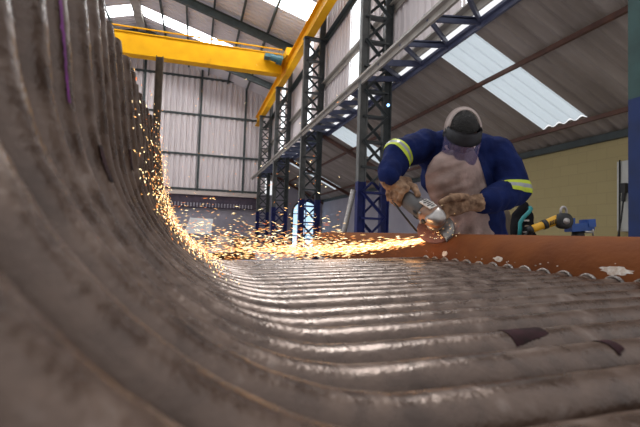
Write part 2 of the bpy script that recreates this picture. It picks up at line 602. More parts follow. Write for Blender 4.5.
for y in (15.3, 20.8, 26.7):
    for x1 in (XW - 0.05, -11.6):
        a = Vector((x1, y, roofz(x1) - 0.36))
        b_ = Vector((RIDGE, y, roofz(RIDGE) - 0.36))
        obj('rafter', ibeam(B(), a, b_, 0.2, 0.38, 0.03), 'steel', cl)
for i, (a, b_) in enumerate([(16.9, 18.2), (24.4, 25.2)]):
    bm = B()
    corrugated(bm, (XW, a - 0.1, EAVE + 0.02), (0, 1, 0), (-1 / ln, 0, SL / ln), b_ - a + 0.2, (XW - RIDGE) * ln, 0.15, 0.03, (0, 0, 1))
    corrugated(bm, (RIDGE, a - 0.1, roofz(RIDGE) + 0.02), (0, 1, 0), (-1 / ln, 0, -SL / ln), b_ - a + 0.2, 8.4 * ln, 0.15, 0.03, (0, 0, 1))
    struct(obj('window_%d' % (i + 6), bm, 'sky'))

# low side bay roof
LX0, LZ0, LS = 4.6, 3.8 + H, 0.485
lln = math.sqrt(1 + LS * LS)


def leanz(x):
    return LZ0 - LS * (x - LX0)


lights = [(6.6, 7.72), (13.9, 15.2), (21.5, 22.6)]
e = [0.6]
for a, b_ in lights:
    e += [a, b_]
e.append(YE)
bm = B()
for i in range(0, len(e), 2):
    wd = e[i + 1] - e[i]
    n = max(1, round(wd / 0.27))
    corrugated(bm, (LX0, e[i], LZ0), (0, 1, 0), (1 / lln, 0, -LS / lln), wd - 0.001, (XB + 0.4 - LX0) * lln, wd / n, 0.07, (0, 0, 1), trap=False)
ca = struct(obj('ceiling_annex', bm, 'leansheet', smooth=False))
for x in (5.6, 7.32):
    z = leanz(x) - 0.07
    obj('purlin', bar(B(), (x, 0.6, z), (x, YE, z), 0.06, 0.08), 'rustbeam', ca)
for y in (15.35, 21.15, 26.7):
    obj('rafter', ibeam(B(), (4.4, y, leanz(4.4) - 0.21), (XB, y, leanz(XB) - 0.21), 0.09, 0.15, 0.02), 'rustbeam', ca)
for i, (a, b_) in enumerate(lights):
    bm = B()
    corrugated(bm, (LX0, a, LZ0 + 0.004), (0, 1, 0), (1 / lln, 0, -LS / lln), b_ - a, (7.32 - LX0) * lln, (b_ - a) / 4, 0.075, (0, 0, 1), trap=False)
    corrugated(bm, (LX0, a, LZ0 + 0.004), (0, 1, 0), (1 / lln, 0, -LS / lln), 0.01, 0.01, 0.01, 0.0, (0, 0, 1), trap=False)
    struct(obj('window_%d' % (i + 8), bm, 'rooflight'))
    bm = B()
    corrugated(bm, (7.33, a, leanz(7.33)), (0, 1, 0), (1 / lln, 0, -LS / lln), b_ - a, (XB + 0.4 - 7.33) * lln, (b_ - a) / 4, 0.05, (0, 0, 1), trap=False)
    obj('lower_sheet', bm, 'leansheet', ca)
# block wall
WT = leanz(XB) + 0.02
wl = struct(obj('wall_annex', box(B(), XB, XB + 0.2, 0.6, 12.9, 0, WT), 'block'))
struct(obj('wall_annex_rear', box(B(), XB + 0.001, XB + 0.2, 12.9, YE, 0, WT), 'basewall'))
obj('wall_plate', box(B(), XB - 0.1, XB + 0.02, 0.6, YE, WT - 0.16, WT - 0.02), 'steel', wl)

# ================================================================== STEEL COLUMNS
CX0, CX1 = 3.66, 4.26
bay_h = 0.6
chord_bm = B()
TOP = 7.2 + H
ibeam(chord_bm, (0, 0, 0), (0, 0, TOP), 0.2, 0.15, 0.02)
mesh_cache = {}
coldat = [
    (2.72, 'nearest lattice column at the right edge, teal above and blue below', 'columnteal'),
    (9.35, 'tall grey lattice column with blue foot just left of the worker', 'column'),
    (15.2, 'second lattice column back, between the near column and the crane girder', 'column'),
    (21.0, 'third lattice column back, under the end of the yellow crane girder', 'column'),
    (26.6, 'farthest and smallest lattice column, against the far gable wall', 'column')]


def mk(key, maker, material, name, parent, loc):
    k = (key, material)
    if k not in mesh_cache:
        bm_ = maker()
        me = bpy.data.meshes.new(name)
        bm_.normal_update()
        bm_.to_mesh(me)
        bm_.free()
        me.materials.append(M[material])
        mesh_cache[k] = me
    o = bpy.data.objects.new(name, mesh_cache[k])
    COL.objects.link(o)
    o.parent = parent
    o.location = loc
    return o


W = CX1 - CX0
for y, lab, cm in coldat:
    t = thing('lattice_column', lab, 'column', (CX0, y, 0), 'steel lattice columns along the high bay')
    mk('chord', lambda: ibeam(B(), (0, 0, 0), (0, 0, TOP), 0.17, 0.2, 0.02, Vector((1, 0, 0))), 'columnlit' if cm == 'column' else cm, 'chord', t, (0, 0, 0))  # inner chord takes the lightened copy, as if lit
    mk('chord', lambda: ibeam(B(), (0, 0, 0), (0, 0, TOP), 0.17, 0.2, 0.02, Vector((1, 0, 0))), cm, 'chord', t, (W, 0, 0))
    n = int(TOP / bay_h)
    for k in range(n):
        z = 0.25 + k * bay_h
        for s in (-1, 1):
            up = (k % 2 == 0) == (s > 0)
            if up:
                mk('bu', lambda: angle_bar(B(), (0, 0, 0), (W, 0, bay_h), 0.06, 0.012, Vector((0, 1, 0))), cm, 'diagonal_brace', t, (0, s * 0.09, z))
            else:
                mk('bd', lambda: angle_bar(B(), (0, 0, bay_h), (W, 0, 0), 0.06, 0.012, Vector((0, 1, 0))), cm, 'diagonal_brace', t, (0, s * 0.09, z))
        mk('h', lambda: bar(B(), (0, 0, 0), (W, 0, 0), 0.18, 0.05), cm, 'batten', t, (0, 0, z))
    mk('cap', lambda: box(B(), -0.12, W + 0.12, -0.14, 0.14, 0, 0.05), cm, 'cap_plate', t, (0, 0, TOP))
    mk('foot', lambda: box(B(), -0.16, W + 0.16, -0.18, 0.18, 0, 0.04), cm, 'base_plate', t, (0, 0, 0))
    mk('stub', lambda: ibeam(B(), (W, 0, TOP + 0.05), (W, 0, EAVE - 0.1), 0.17, 0.2, 0.02, Vector((1, 0, 0))), cm, 'upper_post', t, (0, 0, 0))

# horizontal lattice girder at the head of the low roof
tr_ = thing('eave_truss', 'long lattice truss running along the columns at the low roof edge', 'truss', (3.72, 2, 3.6 + H))
tr_['kind'] = 'structure'
bm = B()
angle_bar(bm, (3.55, 2, 3.66 + H), (3.55, YE - 0.4, 3.66 + H), 0.13, 0.05)
obj('chord', bm, 'chord', tr_)
bm = B()
angle_bar(bm, (4.58, 2, 3.78 + H), (4.58, YE - 0.4, 3.78 + H), 0.11, 0.05)
obj('chord', bm, 'truss', tr_)
k = 0
y = 2.3
while y < YE - 1.6:
    obj('strut', angle_bar(B(), (3.55, y, 3.70 + H), (4.58, y, 3.82 + H), 0.10, 0.05), 'truss', tr_)
    obj('diagonal_brace', angle_bar(B(), (3.55, y, 3.72 + H), (4.58, y + 1.0, 3.84 + H), 0.08, 0.04), 'truss', tr_)
    y += 1.0

# crane
rw = thing('crane_runway', 'yellow crane runway beam on top of the lattice columns', 'beam', (3.72, 12, TOP + 0.05))
obj('beam', ibeam(B(), (3.76, 2, TOP + 0.05 + 0.31), (3.76, YE - 0.6, TOP + 0.05 + 0.31), 0.28, 0.62, 0.03), 'yellow', rw)
obj('rail', bar(B(), (3.76, 2, TOP + 0.70), (3.76, YE - 0.6, TOP + 0.70), 0.06, 0.06), 'steel', rw)
GY = 19.6
gz0 = 7.43 + H
cg = thing('crane_girder', 'yellow overhead crane girder spanning the hall', 'crane', (0, GY, gz0))
bm = B()
box(bm, -12, 3.55, GY, GY + 0.5, gz0, gz0 + 0.9)
box(bm, -12, 3.55, GY - 0.05, GY + 0.55, gz0 + 0.9, gz0 + 0.94)
obj('box_girder', bm, 'yellow', cg)
bm = B()
sweep(bm, [(-12, GY - 0.02, gz0 + 1.13), (3.55, GY - 0.02, gz0 + 1.13)], 0.035, 8)
obj('cable_rail', bm, 'yellow', cg)
for i in range(9):
    x = -11 + i * 1.8
    obj('rail_post', bar(B(), (x, GY - 0.02, gz0 + 0.94), (x, GY - 0.02, gz0 + 1.14), 0.04, 0.04), 'steel', cg)
obj('end_carriage', box(B(), 3.56, 3.96, GY - 1.0, GY + 1.5, TOP + 0.75, TOP + 1.1), 'yellow', cg)
bm = B()
sweep(bm, [(2.95, GY - 0.3, gz0 + 0.62), (3.25, GY - 0.3, gz0 + 0.55)], 0.16, 14)
sweep(bm, [(3.25, GY - 0.3, gz0 + 0.55), (3.5, GY - 0.3, gz0 + 0.5)], 0.22, 14)
box(bm, 2.7, 2.95, GY - 0.42, GY, gz0 + 0.56, gz0 + 0.72)
obj('travel_motor', bm, 'motor', cg, label='small teal drive motor')
# post in the hall
pt = U(160, 57, 15.2)
bm = B()
ibeam(bm, (pt.x, pt.y, 0.03), (pt.x, pt.y, pt.z), 0.24, 0.24, 0.03, Vector((1, 0, 0)))
p = thing('steel_post', 'brown steel post standing beyond the curved tube wall', 'post', (pt.x, pt.y, 0))
obj('shaft', bm, 'brownpost', p)
obj('base_plate', box(B(), pt.x - 0.2, pt.x + 0.2, pt.y - 0.2, pt.y + 0.2, 0, 0.03), 'brownpost', p)

# ================================================================== TUBE PANEL
TR = 0.0285
PITCHY = 0.075
XH = 1.11
ZH = H - 0.092
HR = 0.112
BT = 0.038
RB = 0.28 + TR
WL = math.radians(6.9)


def bedz(x):
    return H - 0.1145 - BT * (1 - x)


panel = thing('tube_panel', 'large welded panel of curved steel tubes joined to a rusty header pipe', 'tube panel', (0.5, 0.9, H - 0.15))


def tube_path(dx=0.0, dz=0.0, rb=RB, top=0.325, lean=WL):
    # corner of the two centre lines
    cx = -0.08 - TR + dx
    cz = bedz(cx) + dz
    a1 = math.atan(BT)
    d1 = Vector((math.cos(a1), 0, math.sin(a1)))
    d2 = Vector((-math.sin(lean), 0, math.cos(lean)))
    th = d1.angle(d2)
    t = rb / math.tan(th / 2)
    c = Vector((cx, 0, cz))
    p1 = c + d1 * t
    p2 = c + d2 * t
    n1 = Vector((-d1.z, 0, d1.x))
    cen = p1 + n1 * rb
    pts = []
    x_end = XH - HR * 0.93
    L = (x_end - p1.x) / d1.x
    for i in range(60):
        pts.append(p1 + d1 * (L * (1 - i / 60)))
    v = p1 - cen
    sweep_ang = PI - th
    for i in range(31):
        a = -sweep_ang * i / 30
        # rotate v towards the wall (clockwise seen from -Y)
        ca_, sa_ = math.cos(a), math.sin(a)
        pts.append(cen + Vector((v.x * ca_ - v.z * sa_, 0, v.x * sa_ + v.z * ca_)))
    # wall up to the top
    zt = H + top
    L2 = (zt - p2.z) / d2.z
    for i in range(1, 25):
        pts.append(p2 + d2 * (L2 * i / 24))
    return pts


YS = []
y = 1.722
while y > -0.30:
    YS.append(y)
    y -= PITCHY
tubes = []
for i, y in enumerate(YS):
    rng = random.Random(100 + i)
    k = 1.0 if y > 0.2 else 0.4
    path = tube_path(rng.uniform(-0.003, 0.003) * k, rng.uniform(-0.002, 0.002), RB * rng.uniform(0.98, 1.02), 0.325 + rng.uniform(-0.004, 0.004),
                     WL + rng.uniform(-0.005, 0.005))
    bm = B()
    pts = [Vector((p.x, y + 0.0015 * math.sin(p.z * 9 + i), p.z)) for p in path]
    sweep(bm, pts, [TR * (1 + 0.012 * math.sin(j * 1.7 + i)) for j in range(len(pts))], 22, up=Vector((0, 1, 0)))
    # open end: wall thickness and bore
    bm.verts.ensure_lookup_table()
    last = bm.verts[-22:]
    bmesh.ops.delete(bm, geom=[f for f in bm.faces if len(f.verts) > 4 and last[0] in f.verts], context='FACES_ONLY')
    bm.verts.ensure_lookup_table()
    last = bm.verts[-22:]
    e_ = pts[-1]
    dn = (pts[-2] - pts[-1]).normalized()
    r1_ = [bm.verts.new(e_ + (v.co - e_) * 0.80) for v in last]
    r2_ = [bm.verts.new(v.co + dn * 0.05) for v in r1_]
    for q in range(22):
        w_ = (q + 1) % 22
        bm.faces.new((last[q], last[w_], r1_[w_], r1_[q]))
        bm.faces.new((r1_[q], r1_[w_], r2_[w_], r2_[q]))
    bm.faces.new(r2_)
    t = obj('tube', bm, 'tube', panel, smooth=True)
    t.data.set_sharp_from_angle(angle=math.radians(40))
    tubes.append((t, pts))
    # weld collar at the header
    a = pts[0]
    bm = B()
    rr = []
    for q in range(22):
        an = 2 * PI * q / 22
        zz = a.z + math.sin(an) * (TR + 0.003)
        yy = y + math.cos(an) * (TR + 0.003)
        dz_ = min(abs(zz - ZH), HR * 0.98)
        xx = XH - math.sqrt(HR * HR - dz_ * dz_) - 0.001
        rr.append(Vector((xx, yy, zz)))
    sweep(bm, rr, 0.0045, 8, closed=True, up=Vector((1, 0, 0)))
    obj('weld_collar', bm, 'weld', t, smooth=True)


def seg_path(pts, x0, x1):
    q = [p for p in pts if x0 <= p.x <= x1]
    return q


def paint_on_tube(ti, name, material, s0, s1, a0, a1, taper=0.0):
    """a curved thin patch that lies on a tube: s = fraction of its length, a = angle round it"""
    t, pts = tubes[ti]
    n = len(pts)
    bm = B()
    grid = []
    N = 24
    for i in range(N + 1):
        s = s0 + (s1 - s0) * i / N
        f = s * (n - 1)
        j = min(int(f), n - 2)
        p = pts[j].lerp(pts[j + 1], f - j)
        d = (pts[j + 1] - pts[j]).normalized()
        nrm = Vector((0, 1, 0)).cross(d).normalized()      # inside of the bend
        if nrm.dot(Vector((0.5, 0, 1))) < 0:
            nrm = -nrm
        row = []
        for q in range(9):
            off = taper * (i / N - 0.5)
            wob = 0.10 * noise.noise(Vector((i * 0.6, q * 0.7, ti)))
            aa = a0 + off + (a1 - a0) * q / 8 + wob * (1 if q in (0, 8) else 0)
            row.append(bm.verts.new(p + (nrm * math.cos(aa) + Vector((0, -1, 0)) * math.sin(aa)) * (TR * 1.014 + 0.0006)))
        grid.append(row)
    for i in range(N):
        for q in range(8):
            bm.faces.new((grid[i][q], grid[i][q + 1], grid[i + 1][q + 1], grid[i + 1][q]))
    o = obj(name, bm, material, t, smooth=True)
    return o


hb = B()
sweep(hb, [(XH, -0.6 + i * 0.2, ZH) for i in range(22)], HR, 48, up=Vector((0, 0, 1)))
hd = obj('header_pipe', hb, 'header', panel, smooth=True)


def header_patch(y0, y1, a0, a1, name='chalk_mark', material='chalk', seed=0):
    rng = random.Random(seed)
    bm = B()
    c = Vector(((y0 + y1) / 2, (a0 + a1) / 2))
    pts = []
    n = 22
    cen = bm.verts.new((XH - math.cos(c.y) * (HR + 0.001), c.x, ZH + math.sin(c.y) * (HR + 0.001)))
    for i in range(n):
        an = 2 * PI * i / n
        r_ = 0.75 + 0.4 * rng.random()
        yy = c.x + (y1 - y0) / 2 * math.cos(an) * r_
        aa = c.y + (a1 - a0) / 2 * math.sin(an) * r_
        pts.append(bm.verts.new((XH - math.cos(aa) * (HR + 0.0009), yy, ZH + math.sin(aa) * (HR + 0.0009))))
    for i in range(n):
        bm.faces.new((cen, pts[i], pts[(i + 1) % n]))
    return obj(name, bm, material, hd, label='white chalky patch' if name == 'chalk_mark' else None)


header_patch(0.775, 0.865, 0.13, 0.33, seed=1)
header_patch(1.225, 1.275, 0.16, 0.32, seed=2)
header_patch(1.56, 1.60, 0.14, 0.36, seed=3)
for i in range(26):
    rng = random.Random(50 + i)
    yy = rng.uniform(0.75, 1.75)
    aa = 0.13 + abs(rng.gauss(0, 0.10))
    s = rng.uniform(0.0012, 0.0045)
    header_patch(yy, yy + s * 2, aa, aa + s * 8, name='weld_spatter', material='chalk' if i % 3 else 'weld', seed=i)

# trestles that carry the panel
for i, (x, lab) in enumerate(((0.32, 'steel trestle under the bend of the tube panel'), (0.80, 'steel trestle under the tube panel near the header pipe'))):
    zt = bedz(x) - TR - 0.006
    t = thing('trestle', lab, 'trestle', (x, 0.8, 0), 'trestles under the tube panel')
    obj('top_rail', box(B(), x - 0.04, x + 0.04, -0.3, 1.74, zt - 0.08, zt), 'rust', t)
    for yy in (-0.2, 1.6):
        for s in (-1, 1):
            obj('leg', bar(B(), (x + s * 0.16, yy, 0), (x + s * 0.02, yy, zt - 0.08), 0.05, 0.05), 'rust', t)


def find_tube(px, py):
    best = None
    for ti, (t_, pts) in enumerate(tubes):
        n_ = len(pts)
        for j in range(1, n_ - 1):
            d_ = (pts[j + 1] - pts[j - 1]).normalized()
            nr = Vector((0, 1, 0)).cross(d_).normalized()
            if nr.dot(Vector((0.5, 0, 1))) < 0:
                nr = -nr
            q = proj(pts[j] + nr * TR)
            if q[2] < 0.02:
                continue
            e_ = (q[0] - px) ** 2 + (q[1] - py) ** 2
            if best is None or e_ < best[0]:
                best = (e_, ti, j / (n_ - 1))
    return best[1], best[2]


def mark(px0, py0, px1, py1, a0, a1, name, material, taper=0.0):
    ti, s0 = find_tube((px0 + px1) / 2, (py0 + py1) / 2)
    t_, pts = tubes[ti]
    n_ = len(pts)
    def near(px, py):
        b_ = min(range(1, n_ - 1), key=lambda j: (proj(pts[j])[0] - px) ** 2 + (proj(pts[j])[1] - py) ** 2 if proj(pts[j])[2] > 0.02 else 1e9)
        return b_ / (n_ - 1)
    paint_on_tube(ti, name, material, near(px0, py0), near(px1, py1), a0, a1, taper)


mark(60, 2, 70, 98, 0.38, 0.50, 'paint_stripe', 'purple')
mark(105, 140, 109, 178, -0.5, 0.35, 'dark_mark', 'darkmark')  # slot in the tube wall, its dark inside painted as a patch
mark(131, 150, 134, 170, -0.5, 0.35, 'dark_mark', 'darkmark')  # second slot, its darkness painted on likewise
mark(541, 334, 506, 334, -0.9, 0.75, 'dark_mark', 'darkmark', 0.5)
mark(604, 335, 594, 335, -0.6, 0.7, 'dark_mark', 'darkmark', 0.3)
# ================================================================== WORKER
wk = thing('person', 'worker in blue jacket, leather apron and face shield bending over a grinder', 'person',
           tuple(Vector((U(480, 300, 2.36).x, U(480, 300, 2.36).y, 0))))
hipc = U(478, 246, 2.36)
hipL = U(462, 250, 2.36)      # his right hip (left in the picture)
hipR = U(495, 250, 2.38)
waist = U(474, 216, 2.33)
chest = U(464, 175, 2.20)
neck = U(462, 150, 2.13)
head = U(461.5, 135, 2.03)
HS = 0.86
shL = U(425, 146, 2.19)
shR = U(496, 154, 2.21)
elL = U(398, 154, 2.04)
elR = U(514, 190, 2.10)
wrL = U(389, 179, 1.93)
wrR = U(484, 203, 1.98)


def floorpt(p, dx=0, dy=0, z=0):
    return Vector((p.x + dx, p.y + dy, z))


# --- the body: one continuous figure
bm = B()
chain(bm, [(hipc, 0.13), (waist, 0.105), (chest, 0.10), (neck, 0.055), (head, 0.055)])
hd_rot = Matrix((RC, -(F0 * 0.55 + UC * 0.83).normalized() * -1, (F0 * 0.83 - UC * 0.55) * -1)).transposed()
# head axes: across, crown, face
crown = (UC * 0.74 - F0 * 0.67).normalized()
face = (-F0 * 0.74 - UC * 0.67).normalized()
side = RC.copy()
HM = Matrix((side, face, crown)).transposed()      # columns: x side, y face, z crown


def hp(x, y, z):
    return head + (side * x + face * y + crown * z) * HS


ell(bm, hp(0, -0.008, 0.02), (0.0654, 0.0826, 0.0843), HM, 20, 14)
ell(bm, hp(0, 0.02, -0.055), (0.0499, 0.0602, 0.0533), HM, 16, 12)
ell(bm, hp(0, 0.055, -0.095), (0.0258, 0.0224, 0.0206), HM)            # chin
ell(bm, hp(0, 0.098, -0.028), (0.0120, 0.0172, 0.0224), HM)            # nose
ell(bm, hp(0, 0.092, 0.012), (0.0447, 0.0155, 0.0120), HM)             # brow
ell(bm, hp(0, 0.080, -0.070), (0.0224, 0.0138, 0.0060), HM)            # lips
ell(bm, hp(0, 0.079, -0.080), (0.0189, 0.0138, 0.0060), HM)
for s in (-1, 1):
    ell(bm, hp(s * 0.079, -0.005, -0.02), (0.008, 0.015, 0.026), HM)    # ears
    ell(bm, hp(s * 0.04, 0.066, -0.04), (0.0189, 0.0172, 0.0155), HM)
for s, e_, w_ in ((shL, elL, wrL), (shR, elR, wrR)):
    chain(bm, [(chest + F0 * 0.03, 0.07), (s + F0 * 0.01, 0.05), (e_, 0.045), (w_, 0.030)])
for h_, sx in ((hipL, -0.04), (hipR, 0.05)):
    kn = h_ + F0 * 0.02 + Vector((0, 0, -0.45))
    an = floorpt(h_, 0.02, 0.06, 0.1)
    chain(bm, [(h_, 0.085), (kn, 0.055), (an, 0.04)])
body = fuse('body', bm, 0.007, 'skin', wk, smooth=3)

# --- trousers and boots
bm = B()
chain(bm, [(hipL.lerp(hipR, 0.5) + Vector((0, 0, 0.06)), 0.145), (hipL.lerp(hipR, 0.5) - Vector((0, 0, 0.03)), 0.15)])
for h_ in (hipL, hipR):
    kn = h_ + F0 * 0.02 + Vector((0, 0, -0.45))
    an = floorpt(h_, 0.02, 0.06, 0.14)
    chain(bm, [(h_, 0.108), (kn, 0.082), (an, 0.075)])
fuse('trousers', bm, 0.010, 'trousers', wk, smooth=3, wrinkle=0.004, wscale=9)
for h_ in (hipL, hipR):
    an = floorpt(h_, 0.02, 0.06, 0.12)
    fwd = Vector((-F0.x, -F0.y, 0)).normalized()
    bm = B()
    chain(bm, [(an, 0.055), (an - Vector((0, 0, 0.06)), 0.055), (Vector((an.x, an.y, 0.052)) + fwd * 0.14, 0.05)])
    o = fuse('boot', bm, 0.008, 'black', wk, smooth=3)

# --- jacket: trunk, shoulders, both sleeves in one garment
bm = B()
chain(bm, [(hipc + Vector((0, 0, 0.02)), 0.155), (waist, 0.150), (chest.lerp(waist, 0.45), 0.155), (chest + F0 * 0.03, 0.150)])
ell(bm, chest + F0 * 0.05 + RC * -0.02, (0.19, 0.15, 0.15), Matrix((RC, F0, UC)).transposed())
chain(bm, [(U(443, 148, 2.20), 0.085), (neck + F0 * 0.07, 0.085), (U(481, 150, 2.21), 0.085)])
chain(bm, [(U(440, 156, 2.22), 0.11), (shL, 0.082), (elL.lerp(shL, 0.4) + UC * 0.004, 0.072), (elL, 0.066)])
chain(bm, [(elL, 0.066), (elL.lerp(wrL, 0.5) + RC * -0.002, 0.062), (wrL + UC * 0.012, 0.047)])
chain(bm, [(U(480, 165, 2.24), 0.12), (shR, 0.088), (shR.lerp(elR, 0.5) + RC * 0.012, 0.082), (elR, 0.076)])
chain(bm, [(elR, 0.076), (elR.lerp(wrR, 0.45) - UC * 0.004, 0.070), (wrR, 0.050)])
jacket = fuse('jacket', bm, 0.007, 'jacket', wk, smooth=5, wrinkle=0.0085, wscale=14, stretch=(1, 1, 0.6))
# collar
bm = B()
cpts = []
for i in range(17):
    a = PI * (0.02 + 0.96 * i / 16)
    cpts.append(neck + F0 * (0.04 + 0.085 * math.sin(a)) + RC * (0.09 * math.cos(a)) + UC * (0.016 + 0.03 * math.sin(a)))
sweep(bm, cpts, 0.020, 10, sx=0.6, sy=1.4)
obj('collar', bm, 'jacket', jacket, smooth=True)


def band(name, a, b, r, t0, t1, material, parent, off):
    """reflective tape: follows the sleeve between two planes across the arm"""
    d = (b - a).normalized()
    L = (b - a).length
    bm_ = bmesh.new()
    bm_.from_mesh(jacket.data)
    kill = [v for v in bm_.verts if (v.co - a - d * (v.co - a).dot(d)).length > r or not (-0.05 < (v.co - a).dot(d) < L + 0.05)]
    bmesh.ops.delete(bm_, geom=kill, context='VERTS')
    for t, s_ in ((t0, -1), (t1, 1)):
        gm = bm_.verts[:] + bm_.edges[:] + bm_.faces[:]
        bmesh.ops.bisect_plane(bm_, geom=gm, plane_co=a + d * (L * t), plane_no=d * s_, clear_outer=True)
    bm_.normal_update()
    for v in bm_.verts:
        v.co += v.normal * off
    return obj(name, bm_, material, parent, smooth=True)


for ax, bx, t0, t1 in ((U(412, 143, 2.13), U(387, 162, 2.05), 0.58, 0.87), (U(509, 168, 2.15), U(517, 197, 2.09), 0.66, 1.0)):
    w3 = (t1 - t0) / 3
    for nm, k, mt in (('reflective_tape', 0, 'lime'), ('reflective_strip', 1, 'silver'), ('reflective_tape', 2, 'lime')):
        band(nm, ax, bx, 0.125, t0 + k * w3 * 1.0, t0 + (k + 1) * w3, mt, jacket, 0.0025)
# small round emblem on the shoulder
bm = B()
c = U(416.5, 139, 2.098)
sweep(bm, [c + RC * (0.012 * math.cos(2 * PI * i / 18)) + UC * (0.015 * math.sin(2 * PI * i / 18)) for i in range(18)], 0.0022, 6, closed=True)
bar(bm, c + UC * 0.008, c - UC * 0.008, 0.006, 0.003)
obj('shoulder_emblem', bm, 'white', jacket)

# --- apron: a hanging leather sheet in front of the trunk
rows = [  # y, x left, x right, depth left, depth mid, depth right
    (150, 443, 474, 2.06, 2.00, 2.07),
    (157, 434, 478, 2.04, 1.985, 2.06),
    (166, 428, 481, 2.03, 1.975, 2.06),
    (176, 425, 484, 2.03, 1.97, 2.07),
    (187, 426, 487, 2.05, 1.985, 2.09),
    (198, 430, 490, 2.08, 2.02, 2.12),
    (210, 438, 493, 2.13, 2.08, 2.16),
    (222, 447, 496, 2.17, 2.14, 2.20),
    (236, 450, 498, 2.19, 2.16, 2.22),
    (262, 449, 501, 2.19, 2.15, 2.22),
    (292, 448, 503, 2.20, 2.16, 2.23)]
bm = B()
g = []
NC = 24
dense = []
for i in range(len(rows) - 1):
    for k in range(5):
        f = k / 5
        dense.append([rows[i][q] * (1 - f) + rows[i + 1][q] * f for q in range(6)])
dense.append(list(rows[-1]))
for ri, (py, xl, xr, dl, dm, dr) in enumerate(dense):
    row = []
    for k in range(NC + 1):
        f = k / NC
        px = xl + (xr - xl) * f
        d = dl * (1 - f) ** 2 + 2 * (2 * dm - (dl + dr) / 2) * f * (1 - f) + dr * f * f
        d += 0.020 * noise.noise(Vector((px * 0.10, py * 0.05, 1))) + 0.024 * noise.noise(Vector((px * 0.05 + py * 0.13, px * 0.03 - py * 0.01, 5)))
        d += 0.030 * (abs(noise.noise(Vector((px * 0.035 + py * 0.075, px * 0.012 - py * 0.02, 9)))) - 0.2)
        row.append(bm.verts.new(U(px, py, d)))
    g.append(row)
for i in range(len(g) - 1):
    for k in range(NC):
        bm.faces.new((g[i][k], g[i + 1][k], g[i + 1][k + 1], g[i][k + 1]))
bmesh.ops.solidify(bm, geom=bm.faces[:], thickness=-0.004)
ap = obj('apron', bm, 'apron', wk, smooth=True)
bm = B()
sweep(bm, [U(449, 151, 2.045), U(446, 147, 2.09), U(447, 143, 2.15)], 0.0045, 8, sx=1.6, sy=0.5)
sweep(bm, [U(471, 151, 2.045), U(474, 147, 2.09), U(474, 143, 2.15)], 0.0045, 8, sx=1.6, sy=0.5)
obj('neck_strap', bm, 'apron', ap, smooth=True)

# --- hair, headgear and face shield
bm = B()
bmesh.ops.create_uvsphere(bm, u_segments=28, v_segments=20, radius=1,
                          matrix=Matrix.Translation(hp(0, -0.012, 0.028)) @ HM.to_4x4() @ Matrix.Diagonal((0.083 * HS, 0.103 * HS, 0.102 * HS, 1)))
for v in list(bm.verts):
    q = HM.inverted() @ (v.co - head)
    q = q / HS
    if q.z < -0.045 or (q.y > 0.045 and q.z < 0.055):
        bm.verts.remove(v)
for v in bm.verts:
    n_ = (v.co - head).normalized()
    v.co += n_ * 0.004 * noise.noise(v.co * 90)
hair = obj('hair', bm, 'hair', wk, smooth=True)
shield = B()
# grey brow guard, a curved band across the forehead
g = []
for i in range(25):
    a = PI * (-0.14 + 1.28 * i / 24)
    row = []
    for z_, k in ((0.040, 0.98), (0.032, 1.05), (0.0, 1.10), (-0.032, 1.12)):
        row.append(shield.verts.new(hp(0.089 * math.cos(a) * k, (0.113 * math.sin(a)) * k + 0.008, z_ + 0.042 - 0.02 * (1 - math.sin(max(0, a))))))
    g.append(row)
for i in range(24):
    for k in range(3):
        shield.faces.new((g[i][k], g[i + 1][k], g[i + 1][k + 1], g[i][k + 1]))
bmesh.ops.solidify(shield, geom=shield.faces[:], thickness=-0.004)
fs = obj('face_shield', shield, 'brow', wk, smooth=True)
bm = B()
g = []
for i in range(29):
    a = PI * (0.02 + 0.96 * i / 28)
    row = []
    for j in range(9):
        f = j / 8
        row.append(bm.verts.new(hp(0.099 * math.cos(a) * (1 + 0.02 * f), 0.128 * math.sin(a) + 0.012 + 0.012 * f, 0.010 - f * (0.165 - 0.02 * abs(math.cos(a))))))
    g.append(row)
for i in range(28):
    for j in range(8):
        bm.faces.new((g[i][j], g[i + 1][j], g[i + 1][j + 1], g[i][j + 1]))
obj('visor', bm, 'visor', fs, smooth=True)
for s in (-1, 1):
    bm = B()
    sweep(bm, [hp(s * 0.086, 0.0, 0.03), hp(s * 0.100, 0.0, 0.03)], 0.015, 16)
    obj('pivot_knob', bm, 'brow', fs, smooth=True)
# padded strap over the crown and round the back
bm = B()
g = []
up_dir = Vector((0, -0.60, 0.80))
fr_dir = Vector((0, 0.80, 0.60))
for i in range(33):
    a = PI * (-0.02 + 1.04 * i / 32)
    row = []
    for k in (-1, 0, 1):
        q = Vector((0.093 * math.cos(a), 0, 0)) + up_dir * (0.114 * math.sin(a)) + fr_dir * (0.017 * k + 0.030) + Vector((0, -0.008, 0.026))
        q += (Vector((math.cos(a), 0, 0)) + up_dir * math.sin(a)) * (-0.012 * k)
        row.append(bm.verts.new(hp(q.x, q.y, q.z)))
    g.append(row)
for i in range(32):
    for k in range(2):
        bm.faces.new((g[i][k], g[i + 1][k], g[i + 1][k + 1], g[i][k + 1]))
bmesh.ops.solidify(bm, geom=bm.faces[:], thickness=0.005)
obj('crown_strap', bm, 'strap', fs, smooth=True)


# --- leather gloves, five separate fingers each
def glove(name, palm, fingers, thumb, cuff, parent):
    bm_ = B()
    chain(bm_, cuff)
    for a_, b2, ra, rb in palm:
        capsule(bm_, a_, b2, ra, rb)
    for f_ in fingers:
        chain(bm_, f_)
    chain(bm_, thumb)
    return fuse(name, bm_, 0.0033, 'glove', parent, smooth=3, wrinkle=0.003, wscale=40)


# grinder frame (shared by the hands and the tool)
G0 = U(393, 190, 1.985)         # rear of the motor housing
G1 = U(433, 217, 1.83)          # gear head
gb = (G1 - G0).normalized()

